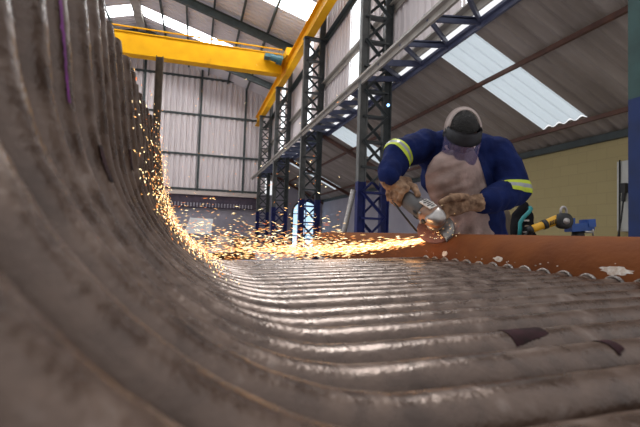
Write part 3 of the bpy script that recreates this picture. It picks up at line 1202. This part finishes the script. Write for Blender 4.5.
# his right hand (left in the picture) closes over the rear of the tool from above
def on_tool(s, ang, r_):
    """point round the tool body: s metres from its rear"""
    up_ = (UC - gb * UC.dot(gb)).normalized()
    rt_ = gb.cross(up_).normalized()          # towards the camera-ish / left
    return G0 + gb * s + up_ * (math.cos(ang) * r_) + rt_ * (math.sin(ang) * r_)


sgn = 1 if on_tool(0, PI / 2, 1).__sub__(G0).dot(F0) < 0 else -1     # +: the side that faces the camera
ang = lambda a: sgn * a
knA = [on_tool(0.012 + k * 0.0235, ang(0.55), 0.060 - 0.002 * k) + UC * 0.004 for k in range(4)]
palmc = on_tool(0.035, ang(-0.35), 0.062)
heel = wrL + UC * -0.012
palm = [(heel, knA[0], 0.032, 0.019), (heel, knA[1], 0.032, 0.019), (heel, knA[2], 0.032, 0.018), (heel, knA[3], 0.030, 0.017),
        (heel, palmc, 0.034, 0.026)]
fingers = []
for k, (ln_, r_) in enumerate(((1.0, 0.0118), (1.08, 0.0122), (1.0, 0.012), (0.82, 0.0108))):
    s0 = 0.012 + k * 0.0235
    rb_ = 0.048
    fingers.append([(knA[k], r_ + 0.003), (on_tool(s0 + 0.002, ang(1.15), rb_ + 0.007), r_ + 0.001),
                    (on_tool(s0 + 0.004, ang(1.15 + 0.75 * ln_), rb_), r_), (on_tool(s0 + 0.006, ang(1.15 + 1.35 * ln_), rb_ - 0.002), r_ - 0.0015)])
thumb = [(heel.lerp(palmc, 0.55) + RC * 0.015, 0.019), (on_tool(0.085, ang(-0.25), 0.062), 0.0150), (on_tool(0.118, ang(0.05), 0.056), 0.0135), (on_tool(0.138, ang(0.25), 0.050), 0.0115)]
glove('glove', palm, fingers, thumb, [(wrL + UC * 0.018, 0.040), (wrL - UC * 0.005, 0.040), (heel, 0.036)], wk)

# his left hand (right in the picture) lies across the gear head, thumb towards the tool
hb0 = U(473, 203, 1.96)
kx = [U(452, 197.5, 1.905), U(449, 202.5, 1.895), U(448, 208, 1.895), U(449, 213, 1.90)]
palm = [(hb0, q, 0.032, 0.018) for q in kx]
fingers = []
for k, q in enumerate(kx):
    r_ = (0.0120, 0.0124, 0.0120, 0.0108)[k]
    l_ = (0.92, 1.0, 0.95, 0.78)[k]
    fingers.append([(q, r_ + 0.003), (q + RC * (-0.020 * l_) - UC * 0.020 - F0 * 0.008, r_ + 0.001),
                    (q + RC * (-0.020 * l_) - UC * 0.044 * l_ + F0 * 0.002, r_), (q + RC * (-0.004 * l_) - UC * 0.056 * l_ + F0 * 0.022, r_ - 0.0015)])
thumb = [(hb0.lerp(kx[0], 0.35) + UC * 0.015 - F0 * 0.01, 0.019), (U(458, 197, 1.87), 0.0155), (U(448, 199, 1.855), 0.0135), (U(441, 203, 1.85), 0.0115)]
glove('glove', palm, fingers, thumb, [(wrR + RC * 0.0, 0.044), (wrR.lerp(hb0, 0.5), 0.042), (hb0, 0.037)], wk)
bm = B()
sweep(bm, [wrR + RC * 0.012 + UC * 0.002, wrR + RC * 0.002], 0.0465, 22)
obj('inner_cuff', bm, 'rust', wk, smooth=True)

# ================================================================== ANGLE GRINDER IN HIS HANDS
gr = thing('angle_grinder', 'angle grinder with grey body and orange head in the gloved hands of the worker', 'grinder', tuple(G1))
upg = (UC - gb * UC.dot(gb)).normalized()
spin = (RC * 0.36 - UC * 0.74 + F0 * 0.57)
spin = (spin - gb * spin.dot(gb)).normalized()      # spindle, towards the disc
sdg = gb.cross(spin).normalized()
GL = (G1 - G0).length
bm = B()
prof = [(-0.02, 0.024), (0.0, 0.031), (0.04, 0.034), (0.08, 0.037), (0.13, 0.042), (GL - 0.055, 0.043), (GL - 0.045, 0.040)]
sweep(bm, [G0 + gb * s for s, _ in prof], [q for _, q in prof], 24)
hs = obj('motor_housing', bm, 'grindergrey', gr, smooth=True)
for s_ in (-1, 1):
    bm = B()
    for k in range(7):
        a0 = G0 + gb * (GL - 0.075) + sdg * (s_ * 0.040) + spin * (-0.020 + k * 0.0065)
        bar(bm, a0, a0 + gb * 0.022, 0.006, 0.003)
    obj('vent_slots', bm, 'black', hs)
# gear head: a tapered casting
bm = B()
ctr = G0 + gb * (GL - 0.045)
sec = [(0.0, 0.041, 0.043), (0.016, 0.043, 0.044), (0.034, 0.042, 0.042), (0.058, 0.038, 0.038), (0.080, 0.032, 0.032), (0.096, 0.022, 0.022)]
rings = []
for s, wx, wy in sec:
    rings.append([bm.verts.new(ctr + gb * s + sdg * (wx * (abs(math.cos(t)) ** 0.7) * (1 if math.cos(t) > 0 else -1)) + spin * (wy * (abs(math.sin(t)) ** 0.7) * (1 if math.sin(t) > 0 else -1)))
                  for t in [2 * PI * k / 24 + 0.01 for k in range(24)]])
for i in range(len(rings) - 1):
    for k in range(24):
        bm.faces.new((rings[i][k], rings[i][(k + 1) % 24], rings[i + 1][(k + 1) % 24], rings[i + 1][k]))
bm.faces.new(rings[-1])
bm.faces.new(list(reversed(rings[0])))
ghd = obj('gear_head', bm, 'grinderorange', gr, smooth=True)
bm = B()
sec = [(0.040, 0.0445, 0.020), (0.056, 0.0415, 0.026), (0.074, 0.037, 0.028), (0.092, 0.029, 0.024), (0.104, 0.016, 0.014)]
rings = []
for s, wx, wy in sec:
    rings.append([bm.verts.new(ctr + gb * s - spin * 0.016 + sdg * (wx * (abs(math.cos(t)) ** 0.7) * (1 if math.cos(t) > 0 else -1)) + spin * (wy * (abs(math.sin(t)) ** 0.7) * (1 if math.sin(t) > 0 else -1)))
                  for t in [2 * PI * k / 24 + 0.01 for k in range(24)]])
for i in range(len(rings) - 1):
    for k in range(24):
        bm.faces.new((rings[i][k], rings[i][(k + 1) % 24], rings[i + 1][(k + 1) % 24], rings[i + 1][k]))
bm.faces.new(rings[-1])
bm.faces.new(list(reversed(rings[0])))
obj('gear_cover', bm, 'castmetal', ghd, smooth=True)
bm = B()
# bare metal bearing plate and screws on the head
neckc = ctr + gb * 0.052
sweep(bm, [neckc + spin * 0.028, neckc + spin * 0.050, neckc + spin * 0.060], [0.036, 0.034, 0.022], 24)
obj('bearing_plate', bm, 'castmetal', ghd, smooth=True)
for sx_ in (-1, 1):
    for sz_ in (-1, 1):
        bm = B()
        a0 = ctr + gb * 0.002 + sdg * (sx_ * 0.034) + spin * (sz_ * 0.030)
        sweep(bm, [a0, a0 - gb * -0.01 + sdg * (sx_ * 0.008)], 0.006, 10)
        obj('head_screw', bm, 'castmetal', ghd, smooth=True)
# pale rating plate on the face towards the camera with dark marks
pn = (UC * 0.55 - F0 * 0.75 + RC * 0.25)
pn = (pn - gb * pn.dot(gb)).normalized()
pt_ = gb.cross(pn).normalized()
pl0 = G0 + gb * (GL - 0.070) + pn * 0.0445
bm = B()
bar(bm, pl0, pl0 + gb * 0.062, 0.046, 0.004, pn)
pl_ = obj('rating_plate', bm, 'castmetal', gr)
bm = B()
for k in range(5):
    a0 = pl0 + gb * (0.007 + k * 0.011) + pn * 0.0026
    bar(bm, a0 - pt_ * 0.016, a0 + pt_ * (0.016 if k % 2 else 0.004), 0.006, 0.001, pn)
obj('printed_mark', bm, 'black', pl_)
camside = -1 if sdg.dot(F0) > 0 else 1
bm = B()
a0 = ctr + gb * 0.032 + sdg * (camside * 0.040)
sweep(bm, [a0, a0 + sdg * (camside * 0.008)], 0.0115, 16)
obj('side_handle_socket', bm, 'black', ghd, smooth=True)
# disc and guard
dc = neckc + spin * 0.074
bm = B()
RD = 0.077
rr = [(0.010, -0.004), (0.022, -0.004), (0.026, 0.0), (RD - 0.006, 0.0), (RD, 0.001), (RD, 0.006), (0.026, 0.006), (0.010, 0.002)]
rings = []
for q, h_ in rr:
    rings.append([bm.verts.new(dc + (gb * math.cos(2 * PI * k / 40) + sdg * math.sin(2 * PI * k / 40)) * q + spin * h_) for k in range(40)])
for i in range(len(rings)):
    a_, b2 = rings[i], rings[(i + 1) % len(rings)]
    for k in range(40):
        bm.faces.new((a_[k], a_[(k + 1) % 40], b2[(k + 1) % 40], b2[k]))
dsc = obj('grinding_disc', bm, 'disc', gr, smooth=False)
bm = B()
sweep(bm, [dc - spin * 0.016, dc + spin * 0.010], 0.0125, 16)
obj('flange_nut', bm, 'castmetal', dsc, smooth=True)
bm = B()
RG = RD + 0.006
rings = []
a_mid = math.atan2((RC * 0.75 + UC * 0.3).dot(sdg), (RC * 0.75 + UC * 0.3).dot(gb))
for k in range(25):
    a = a_mid - 1.45 + 2.9 * k / 24
    dv = gb * math.cos(a) + sdg * math.sin(a)
    rings.append([bm.verts.new(dc + dv * q + spin * h_) for q, h_ in ((0.03, -0.012), (RG - 0.006, -0.012), (RG, -0.006), (RG, 0.014))])
for i in range(24):
    for k in range(3):
        bm.faces.new((rings[i][k], rings[i + 1][k], rings[i + 1][k + 1], rings[i][k + 1]))
bmesh.ops.solidify(bm, geom=bm.faces[:], thickness=-0.002)
obj('disc_guard', bm, 'castmetal', gr, smooth=True)
bm = B()
c0 = G0 - gb * 0.01
cpts = [c0 + gb * 0.0, U(391, 196, 1.97), U(393, 201, 1.93), U(401, 212, 1.90), U(409, 222, 1.89), U(416, 230.5, 1.92), U(421, 232.5, 2.02), U(425, 236, 2.14), U(428, 250, 2.19), U(430, 300, 2.2), Vector((U(430, 300, 2.2).x, U(430, 300, 2.2).y, 0.02))]
sweep(bm, cpts, 0.0045, 10)
obj('power_cable', bm, 'black', gr, smooth=True)

# ================================================================== THINGS BEHIND THE HEADER PIPE
bz = H - 0.03       # bench top
bA = U(545, 240, 3.0)
bx, by = bA.x, bA.y
bt = thing('workbench', 'steel workbench hidden behind the header pipe', 'workbench', (bx, by, 0))
Xd = Vector((math.cos(YAW), -math.sin(YAW), 0))
Yd = Vector((math.sin(YAW), math.cos(YAW), 0))
bc = Vector((bx, by, 0)) + Xd * 0.02


def bpt(u, v, z):
    return bc + Xd * u + Yd * v + Vector((0, 0, z))


obj('bench_top', bar(B(), bpt(-0.36, 0, bz - 0.03), bpt(0.36, 0, bz - 0.03), 0.5, 0.06), 'wood', bt)
for u in (-0.32, 0.32):
    for v in (-0.2, 0.2):
        obj('leg', bar(B(), bpt(u, v, 0), bpt(u, v, bz - 0.06), 0.05, 0.05), 'steel', bt)


def at(px, py, d):
    return U(px, py, d)


# yellow grinder lying on the bench with its disc end raised
D = 2.98
t = thing('angle_grinder', 'yellow and black angle grinder resting on the bench against the blue vice', 'grinder', tuple(at(548, 238, D)))
a, b_ = at(531, 229.5, D), at(558, 219.5, D)
d_ = (b_ - a).normalized()
bm = B()
L_ = (b_ - a).length
pr = [(0, 0.022), (0.02, 0.027), (0.07, 0.026), (0.10, 0.030), (L_ - 0.03, 0.034), (L_, 0.034)]
sweep(bm, [a + d_ * s for s, _ in pr], [r_ for _, r_ in pr], 20)
hsg = obj('motor_housing', bm, 'toolyellow', t, smooth=True)
bm = B()
sweep(bm, [a - d_ * 0.02, a + d_ * 0.006], 0.0285, 20)
obj('end_cap', bm, 'black', hsg, smooth=True)
bm = B()
sweep(bm, [a + d_ * 0.085, a + d_ * 0.115], 0.0335, 20)
for k in range(4):
    q = a + d_ * (0.125 + 0.012 * k) - F0 * 0.033
    bar(bm, q - UC * 0.015, q + UC * 0.015, 0.006, 0.004)
obj('rubber_grip', bm, 'black', hsg, smooth=True)
bm = B()
hc = at(563, 221, D - 0.02)
sweep(bm, [hc + F0 * 0.05, hc + F0 * 0.02, hc - F0 * 0.03, hc - F0 * 0.04], [0.045, 0.055, 0.055, 0.03], 26)
gh = obj('gear_head', bm, 'black', t, smooth=True)
bm = B()
sweep(bm, [hc - F0 * 0.036, hc - F0 * 0.046], 0.022, 18)
obj('lock_nut', bm, 'castmetal', gh, smooth=True)
bm = B()
lc = at(563.5, 211.5, D)
sweep(bm, [lc + RC * (0.020 * math.cos(2 * PI * i / 20)) + UC * (0.032 * math.sin(2 * PI * i / 20)) for i in range(20)], 0.009, 8, closed=True, up=F0)
obj('loop_handle', bm, 'castmetal', t, smooth=True)
bm = B()
sweep(bm, [a - d_ * 0.01, at(527, 233, D), at(523, 237, D), at(520, 241, D + 0.02)], 0.006, 8)
obj('power_cable', bm, 'black', t, smooth=True)

# blue vice
vc = at(580, 231, 3.08)
t = thing('bench_vice', 'blue bench vice beside the yellow grinder', 'vice', tuple(at(580, 240, 3.08)))
bm = B()
p0, p1 = at(568, 228, 3.05), at(590, 226.5, 3.05)
bar(bm, p0, p1, 0.10, 0.055)
bar(bm, at(569, 226, 3.05), at(569, 218, 3.05), 0.1, 0.03, RC)
obj('jaw_body', bm, 'toolblue', t)
bm = B()
bar(bm, at(584, 223.5, 3.05), at(591, 223, 3.05), 0.11, 0.055)
obj('fixed_jaw', bm, 'toolblue', t)
bm = B()
q = at(578, 234, 3.06)
sweep(bm, [Vector((q.x, q.y, bz)), Vector((q.x, q.y, bz + 0.02)), q, at(578, 229, 3.06)], [0.07, 0.065, 0.04, 0.04], 18)
obj('swivel_base', bm, 'black', t, smooth=True)
bm = B()
sweep(bm, [at(585, 232, 2.99), at(593, 232, 2.99)], 0.008, 10)
sweep(bm, [at(593, 229, 2.99), at(593, 236, 2.99)], 0.005, 8)
obj('tommy_bar', bm, 'castmetal', t, smooth=True)

# black bag with a teal frame handle
t = thing('tool_bag', 'slumped black tool bag with teal handle behind the header pipe', 'bag', tuple(Vector((at(523, 236, 3.1).x, at(523, 236, 3.1).y, bz))))
bm = B()
chain(bm, [(at(516, 233, 3.12), 0.040), (at(519, 216, 3.14), 0.05), (at(524, 206, 3.14), 0.030)])
chain(bm, [(at(518, 234, 3.12), 0.045), (at(528, 232, 3.14), 0.05), (at(527, 215, 3.15), 0.04), (at(524, 205, 3.14), 0.028)])
chain(bm, [(Vector((at(518, 234, 3.12).x, at(518, 234, 3.12).y, bz + 0.058)), 0.05), (Vector((at(529, 234, 3.12).x, at(529, 234, 3.12).y, bz + 0.058)), 0.05)])
fuse('bag_body', bm, 0.008, 'bagblack', t, smooth=3, wrinkle=0.006, wscale=14)
bm = B()
sweep(bm, [at(519.5, 236, 3.03), at(520, 229, 3.03), at(520, 223, 3.03), at(523, 218, 3.03), at(529, 212, 3.03), at(531, 209, 3.05), at(530, 207.5, 3.08)], 0.0135, 12)
obj('frame_handle', bm, 'teal', t, smooth=True, label='teal bent handle')
for q, w_ in (((524, 220.5), 5), ((525, 226), 4), ((523, 232), 4)):
    c_ = at(q[0], q[1], 3.05)
    obj('buckle', bar(B(), c_, c_ + RC * w_ * 0.007, 0.01, 0.012), 'castmetal', t)
# dark cylinder next to it
c_ = at(502.5, 228, 3.5)
t = thing('gas_bottle', 'dark brown gas bottle beside the worker and the black bag', 'bottle', (c_.x, c_.y, 0))
bm = B()
zt_ = at(502.5, 208, 3.5).z
sweep(bm, [(c_.x, c_.y, 0), (c_.x, c_.y, zt_ - 0.06), (c_.x, c_.y, zt_ - 0.025), (c_.x, c_.y, zt_)], [0.062, 0.062, 0.05, 0.022], 24)
obj('shell', bm, 'brownpost', t, smooth=True)
bm = B()
sweep(bm, [(c_.x, c_.y, zt_), (c_.x, c_.y, zt_ + 0.03)], 0.014, 12)
obj('valve', bm, 'castmetal', t, smooth=True)

# electrical cabinet on the block wall
q0 = U(617, 160, 7.6)
XE = XB - 0.14
yy1 = XE / math.tan(YAW + math.atan((617.5 - 320) / FPX))
yy0 = XE / math.tan(YAW + math.atan((632 - 320) / FPX))
t = thing('switch_cabinet', 'tall pale grey switch cabinet on the block wall beside the blue column', 'cabinet', (XB - 0.08, (yy0 + yy1) / 2, 1.2))
zc0, zc1 = H + 0.24, H + 1.58
obj('cabinet_body', box(B(), XE, XB - 0.002, yy0, yy1, zc0, zc1), 'greybox', t)
bm = B()
box(bm, XE - 0.012, XE - 0.001, yy0 + 0.03, yy1 - 0.03, zc0 + 0.04, zc1 - 0.04)
obj('door', bm, 'greybox', t)
bm = B()
ys_ = yy1 - 0.19
box(bm, XE - 0.10, XE - 0.012, ys_ - 0.05, ys_ + 0.05, zc1 - 0.62, zc1 - 0.44)
sweep(bm, [(XE - 0.06, ys_, zc1 - 0.62), (XE - 0.08, ys_, zc1 - 0.78)], 0.035, 12)
obj('power_plug', bm, 'black', t)
bm = B()
sweep(bm, [(XE - 0.08, ys_, zc1 - 0.78), (XE - 0.10, ys_ + 0.02, zc1 - 1.1), (XE - 0.09, ys_ + 0.10, zc1 - 1.45), (XE - 0.09, ys_ + 0.14, zc1 - 1.9), (XE - 0.09, ys_ + 0.1, 0.06)], 0.014, 8)
sweep(bm, [(XE - 0.03, yy1 - 0.08, zc1 + 0.02), (XE - 0.03, yy1 - 0.07, zc0 - 0.2), (XE - 0.05, yy1 - 0.06, 0.06)], 0.014, 8)
obj('cable', bm, 'black', t, smooth=True)

# leaning pipe at the near column
a, b_ = U(343, 236, 9.9), U(353.5, 190, 9.72)
d_ = (b_ - a).normalized()
s_ = (a.z - 0.02) / d_.z
t = thing('leaning_pipe', 'pale steel pipe leaning against the blue foot of the near column', 'pipe', tuple(a - d_ * s_))
bm = B()
sweep(bm, [a - d_ * s_, b_], 0.06, 14)
obj('pipe', bm, 'castmetal', t, smooth=True)

# pilot lamp on the near column
lp = U(388, 105.5, 9.45)
t = thing('pilot_lamp', 'tiny blue pilot lamp high on the near column', 'lamp', tuple(lp))
bm = B()
ell(bm, lp - F0 * 0.03, 0.032)
obj('bulb', bm, 'lamp', t, smooth=True)
obj('lamp_holder', bar(B(), lp - F0 * 0.02, lp + F0 * 0.12, 0.07, 0.07), 'steel', t)

# far floor: white board on a rusty stack, steel offcuts
def ground(px, py, d):
    return U(px, py, d)


a = U(200, 226, 13.5)
t = thing('white_board', 'large white board leaning on rusty steel on the far floor', 'board', (a.x, a.y, 0))
bm = B()
p_ = [U(184, 233, 13.2), U(211, 234.5, 13.2), U(213, 219, 13.6), U(190, 217.5, 13.6)]
vs_ = [bm.verts.new(q) for q in p_]
vs_ += [bm.verts.new(q + Yd * 0.05) for q in p_]
for f in ((0, 1, 2, 3), (7, 6, 5, 4), (0, 4, 5, 1), (1, 5, 6, 2), (2, 6, 7, 3), (3, 7, 4, 0)):
    bm.faces.new([vs_[i] for i in f])
obj('panel', bm, 'white', t)
for px in (190, 207):
    q = U(px, 226, 13.45)
    obj('prop_leg', bar(B(), (q.x, q.y + 0.15, 0), (q.x, q.y + 0.02, q.z), 0.05, 0.05), 'rust', t)
rng = random.Random(3)
labs = [('rusty steel beam lying nearest the white board', 182, 14.6), ('rusty steel beam in the middle of the far floor', 214, 15.0), ('short rusty steel beam left of the blue column feet', 238, 15.8)]
for lab, px, d in labs:
    q = U(px, 246, d)
    o = obj('steel_beam', ibeam(B(), Vector((q.x - 0.6, q.y, 0.13)), Vector((q.x + 0.7, q.y + 0.5, 0.13)), 0.2, 0.26, 0.03), 'rust')
    tag(o, lab, 'beam', 'rusty steel beams on the far floor')
for lab, px, d, hgt, m_ in (('rusty steel crate on the far floor left of the white board', 172, 17.5, 0.6, 'rust'), ('pale drum on the far floor between the board and the blue column feet', 224, 17.8, 0.85, 'ledge'),
                            ('rusty drum on the far floor nearest the blue column feet', 241, 18.2, 0.8, 'rust')):
    q = U(px, 246, d)
    if 'drum' in lab:
        t = thing('oil_drum', lab, 'drum', (q.x, q.y, 0))
        bm = B()
        sweep(bm, [(q.x, q.y, 0), (q.x, q.y, hgt * 0.32), (q.x, q.y, hgt * 0.34), (q.x, q.y, hgt * 0.36), (q.x, q.y, hgt * 0.66), (q.x, q.y, hgt * 0.68), (q.x, q.y, hgt * 0.7), (q.x, q.y, hgt)],
              [0.29, 0.29, 0.305, 0.29, 0.29, 0.305, 0.29, 0.29], 24)
        obj('drum_shell', bm, m_, t, smooth=True)
        bm = B()
        sweep(bm, [(q.x + 0.29 * math.cos(2 * PI * i / 24), q.y + 0.29 * math.sin(2 * PI * i / 24), hgt) for i in range(24)], 0.012, 6, closed=True, up=Vector((0, 0, 1)))
        obj('rim', bm, 'steel', t, smooth=True)
    else:
        t = thing('crate', lab, 'crate', (q.x, q.y, 0))
        obj('crate_side', box(B(), q.x - 0.6, q.x + 0.6, q.y - 0.3, q.y - 0.26, 0.06, hgt), m_, t)
        obj('crate_side', box(B(), q.x - 0.6, q.x + 0.6, q.y + 0.26, q.y + 0.3, 0.06, hgt), m_, t)
        obj('crate_end', box(B(), q.x - 0.6, q.x - 0.56, q.y - 0.26, q.y + 0.26, 0.06, hgt), m_, t)
        obj('crate_end', box(B(), q.x + 0.56, q.x + 0.6, q.y - 0.26, q.y + 0.26, 0.06, hgt), m_, t)
        obj('crate_floor', box(B(), q.x - 0.6, q.x + 0.6, q.y - 0.3, q.y + 0.3, 0.0, 0.06), m_, t)

# ================================================================== PAINT MARKS ON THE TUBES
paint_index = {'a': None}

# ================================================================== SPARKS
CT = U(437, 238.5, 1.86)          # where the disc meets the pipe
sp_bm = B()


def grain(p, d, ln_, w_):
    d = d.normalized()
    s, t_ = frame(d)
    m_ = p
    a_ = sp_bm.verts.new(p + d * ln_ / 2)
    b2 = sp_bm.verts.new(p - d * ln_ / 2)
    ring = [sp_bm.verts.new(m_ + s * (w_ / 2 * math.cos(k * PI / 2)) + t_ * (w_ / 2 * math.sin(k * PI / 2))) for k in range(4)]
    for k in range(4):
        sp_bm.faces.new((a_, ring[k], ring[(k + 1) % 4]))
        sp_bm.faces.new((b2, ring[(k + 1) % 4], ring[k]))


rng = random.Random(11)
# the jet: leaves the disc, flies along the top of the panel's far edge
aim = U(215, 250, 1.95)
jd = (aim - CT).normalized()
LJ = (aim - CT).length
for i in range(2400):
    f = rng.random() ** 1.25
    s = f * LJ * 1.12
    spread = 0.004 + 0.055 * f ** 1.1
    sag = -0.10 * f * (1 - f) 
    off = Vector((rng.gauss(0, 1), rng.gauss(0, 1), rng.gauss(0, 1)))
    off = (off - jd * off.dot(jd)) * spread * (0.35 + 0.9 * rng.random())
    p = CT + jd * s + off + Vector((0, 0, sag))
    p.y += 0.10 * f
    if p.z < bedz(min(p.x, 1.0)) + TR + 0.004 and p.y < 1.78:
        p.z = bedz(min(p.x, 1.0)) + TR + rng.uniform(0.004, 0.02)
    v = jd + off * 2.2 + Vector((0, 0, (2 * f - 1) * 0.12))
    k = 1 - 0.6 * f
    grain(p, v, rng.uniform(0.010, 0.026) * (0.6 + 0.8 * k), rng.uniform(0.0008, 0.0018) * (0.8 + 0.5 * k))
for i in range(900):
    f = rng.random()
    off = Vector((rng.gauss(0, 1), rng.gauss(0, 1), rng.gauss(0, 0.6))) * (0.003 + 0.016 * f)
    p = CT + jd * (f * LJ * 0.75) + off + Vector((0, 0, -0.13 * f * (1 - f)))
    p.y += 0.08 * f
    if p.z < bedz(min(p.x, 1.0)) + TR + 0.004 and p.y < 1.80:
        p.z = bedz(min(p.x, 1.0)) + TR + rng.uniform(0.003, 0.012)
    grain(p, jd + off * 2 + Vector((0, 0, 0.26 * f - 0.13)), rng.uniform(0.012, 0.028), rng.uniform(0.0010, 0.0020))
# shower bursting round the contact
for i in range(120):
    dv = Vector((rng.gauss(0, 1), rng.gauss(0, 0.6), abs(rng.gauss(0, 0.8)))).normalized()
    s = abs(rng.gauss(0, 0.055))
    p = CT + RC * 0.02 + dv * s - F0 * 0.02
    grain(p, dv, rng.uniform(0.003, 0.008), rng.uniform(0.0006, 0.0014))
# cloud drifting over and beyond the far edge of the panel
for i in range(1050):
    px = rng.uniform(150, 345)
    py = 252 - abs(rng.gauss(0, 1)) * (16 if px > 215 else 24)
    if py < 95:
        continue
    d = rng.uniform(1.75, 3.0)
    p = U(px, py, d)
    if p.x < -0.05 and d < 2.0:
        continue
    v = -RC + UC * rng.gauss(0, 0.22) + F0 * rng.gauss(0.1, 0.3)
    grain(p, v, rng.uniform(0.010, 0.034), rng.uniform(0.0010, 0.0024))
for i in range(170):
    px = rng.uniform(150, 340)
    py = rng.uniform(60, 235)
    if rng.random() > (py - 40) / 190:
        continue
    p = U(px, py, rng.uniform(1.9, 3.0))
    grain(p, -RC + UC * rng.gauss(0, 0.7), rng.uniform(0.005, 0.016), rng.uniform(0.0014, 0.003))
# rebound off the bend and up the tube wall
for i in range(1500):
    y_ = 1.72 - abs(rng.gauss(0, 0.48))
    if y_ < 0.75:
        continue
    f = abs(rng.gauss(0, 1))
    zz = -0.10 + 0.18 * f
    if zz > 0.34:
        continue
    # inner face of the wall and bend at this height
    base = -0.08 - 0.121 * (zz + 0.12)
    u_ = zz + 0.123
    if u_ < 0.26:
        base += 0.27 - math.sqrt(max(0, 0.27 ** 2 - (0.27 - u_) ** 2)) - 0.005
    p = Vector((base + rng.uniform(0.002, 0.02), y_, H + zz))
    v = Vector((-0.1 - 0.4 * rng.random(), rng.gauss(-0.1, 0.5), rng.gauss(0.6, 0.6)))
    grain(p, v, rng.uniform(0.003, 0.008), rng.uniform(0.0008, 0.0019))
sp = obj('sparks', sp_bm, 'spark')
tag(sp, 'stream of glowing orange sparks flying from the grinding disc', 'sparks', kind='stuff')

# the glow those sparks give the steel round them
for nm, p, e_, r_ in (('spark_glow', CT + UC * 0.02 - RC * 0.10 - F0 * 0.06, 0.14, 0.03), ('spark_glow', CT + jd * (LJ * 0.45) + UC * 0.03, 0.30, 0.08),
                      ('spark_glow', CT + jd * (LJ * 0.98) + UC * 0.12 + RC * 0.06, 0.2, 0.10)):
    ld = bpy.data.lights.new(nm, 'POINT')
    ld.energy = e_
    ld.color = (1.0, 0.5, 0.2)
    ld.shadow_soft_size = r_
    lo_ = bpy.data.objects.new(nm, ld)
    lo_.location = p
    COL.objects.link(lo_)
# ================================================================== LIGHT
wd = bpy.data.worlds.new('world')
S.world = wd
wd.use_nodes = True
nt = wd.node_tree
nt.nodes.clear()
out = nt.nodes.new('ShaderNodeOutputWorld')
bg = nt.nodes.new('ShaderNodeBackground')
tc = nt.nodes.new('ShaderNodeTexCoord')
dt = nt.nodes.new('ShaderNodeVectorMath')
dt.operation = 'DOT_PRODUCT'
dt.inputs[1].default_value = (0.0, 0.60, 0.75)
nt.links.new(tc.outputs['Generated'], dt.inputs[0])
r = ramp(nt, [(0.0, (0.34, 0.325, 0.315)), (0.3, (0.42, 0.405, 0.395)), (0.5, (0.62, 0.62, 0.63)), (0.75, (0.70, 0.71, 0.73)), (1.0, (0.80, 0.81, 0.83))])
mr = nt.nodes.new('ShaderNodeMapRange')
mr.inputs['From Min'].default_value = -1
nt.links.new(dt.outputs['Value'], mr.inputs['Value'])
nt.links.new(mr.outputs[0], r.inputs[0])
nt.links.new(r.outputs[0], bg.inputs[0])
bg.inputs[1].default_value = 1.0
nt.links.new(bg.outputs[0], out.inputs[0])

sd = bpy.data.lights.new('daylight', 'SUN')
sd.energy = 2.1
sd.angle = math.radians(20)
sd.color = (1.0, 0.97, 0.93)
so = bpy.data.objects.new('daylight', sd)
so.rotation_euler = (Vector((-0.33, -0.46, -0.82))).to_track_quat('-Z', 'Y').to_euler()
COL.objects.link(so)
vs = S.view_settings
vs.view_transform = 'Standard'
vs.look = 'None'
vs.gamma = 1
vs.use_curve_mapping = False
vs.exposure = 0.45
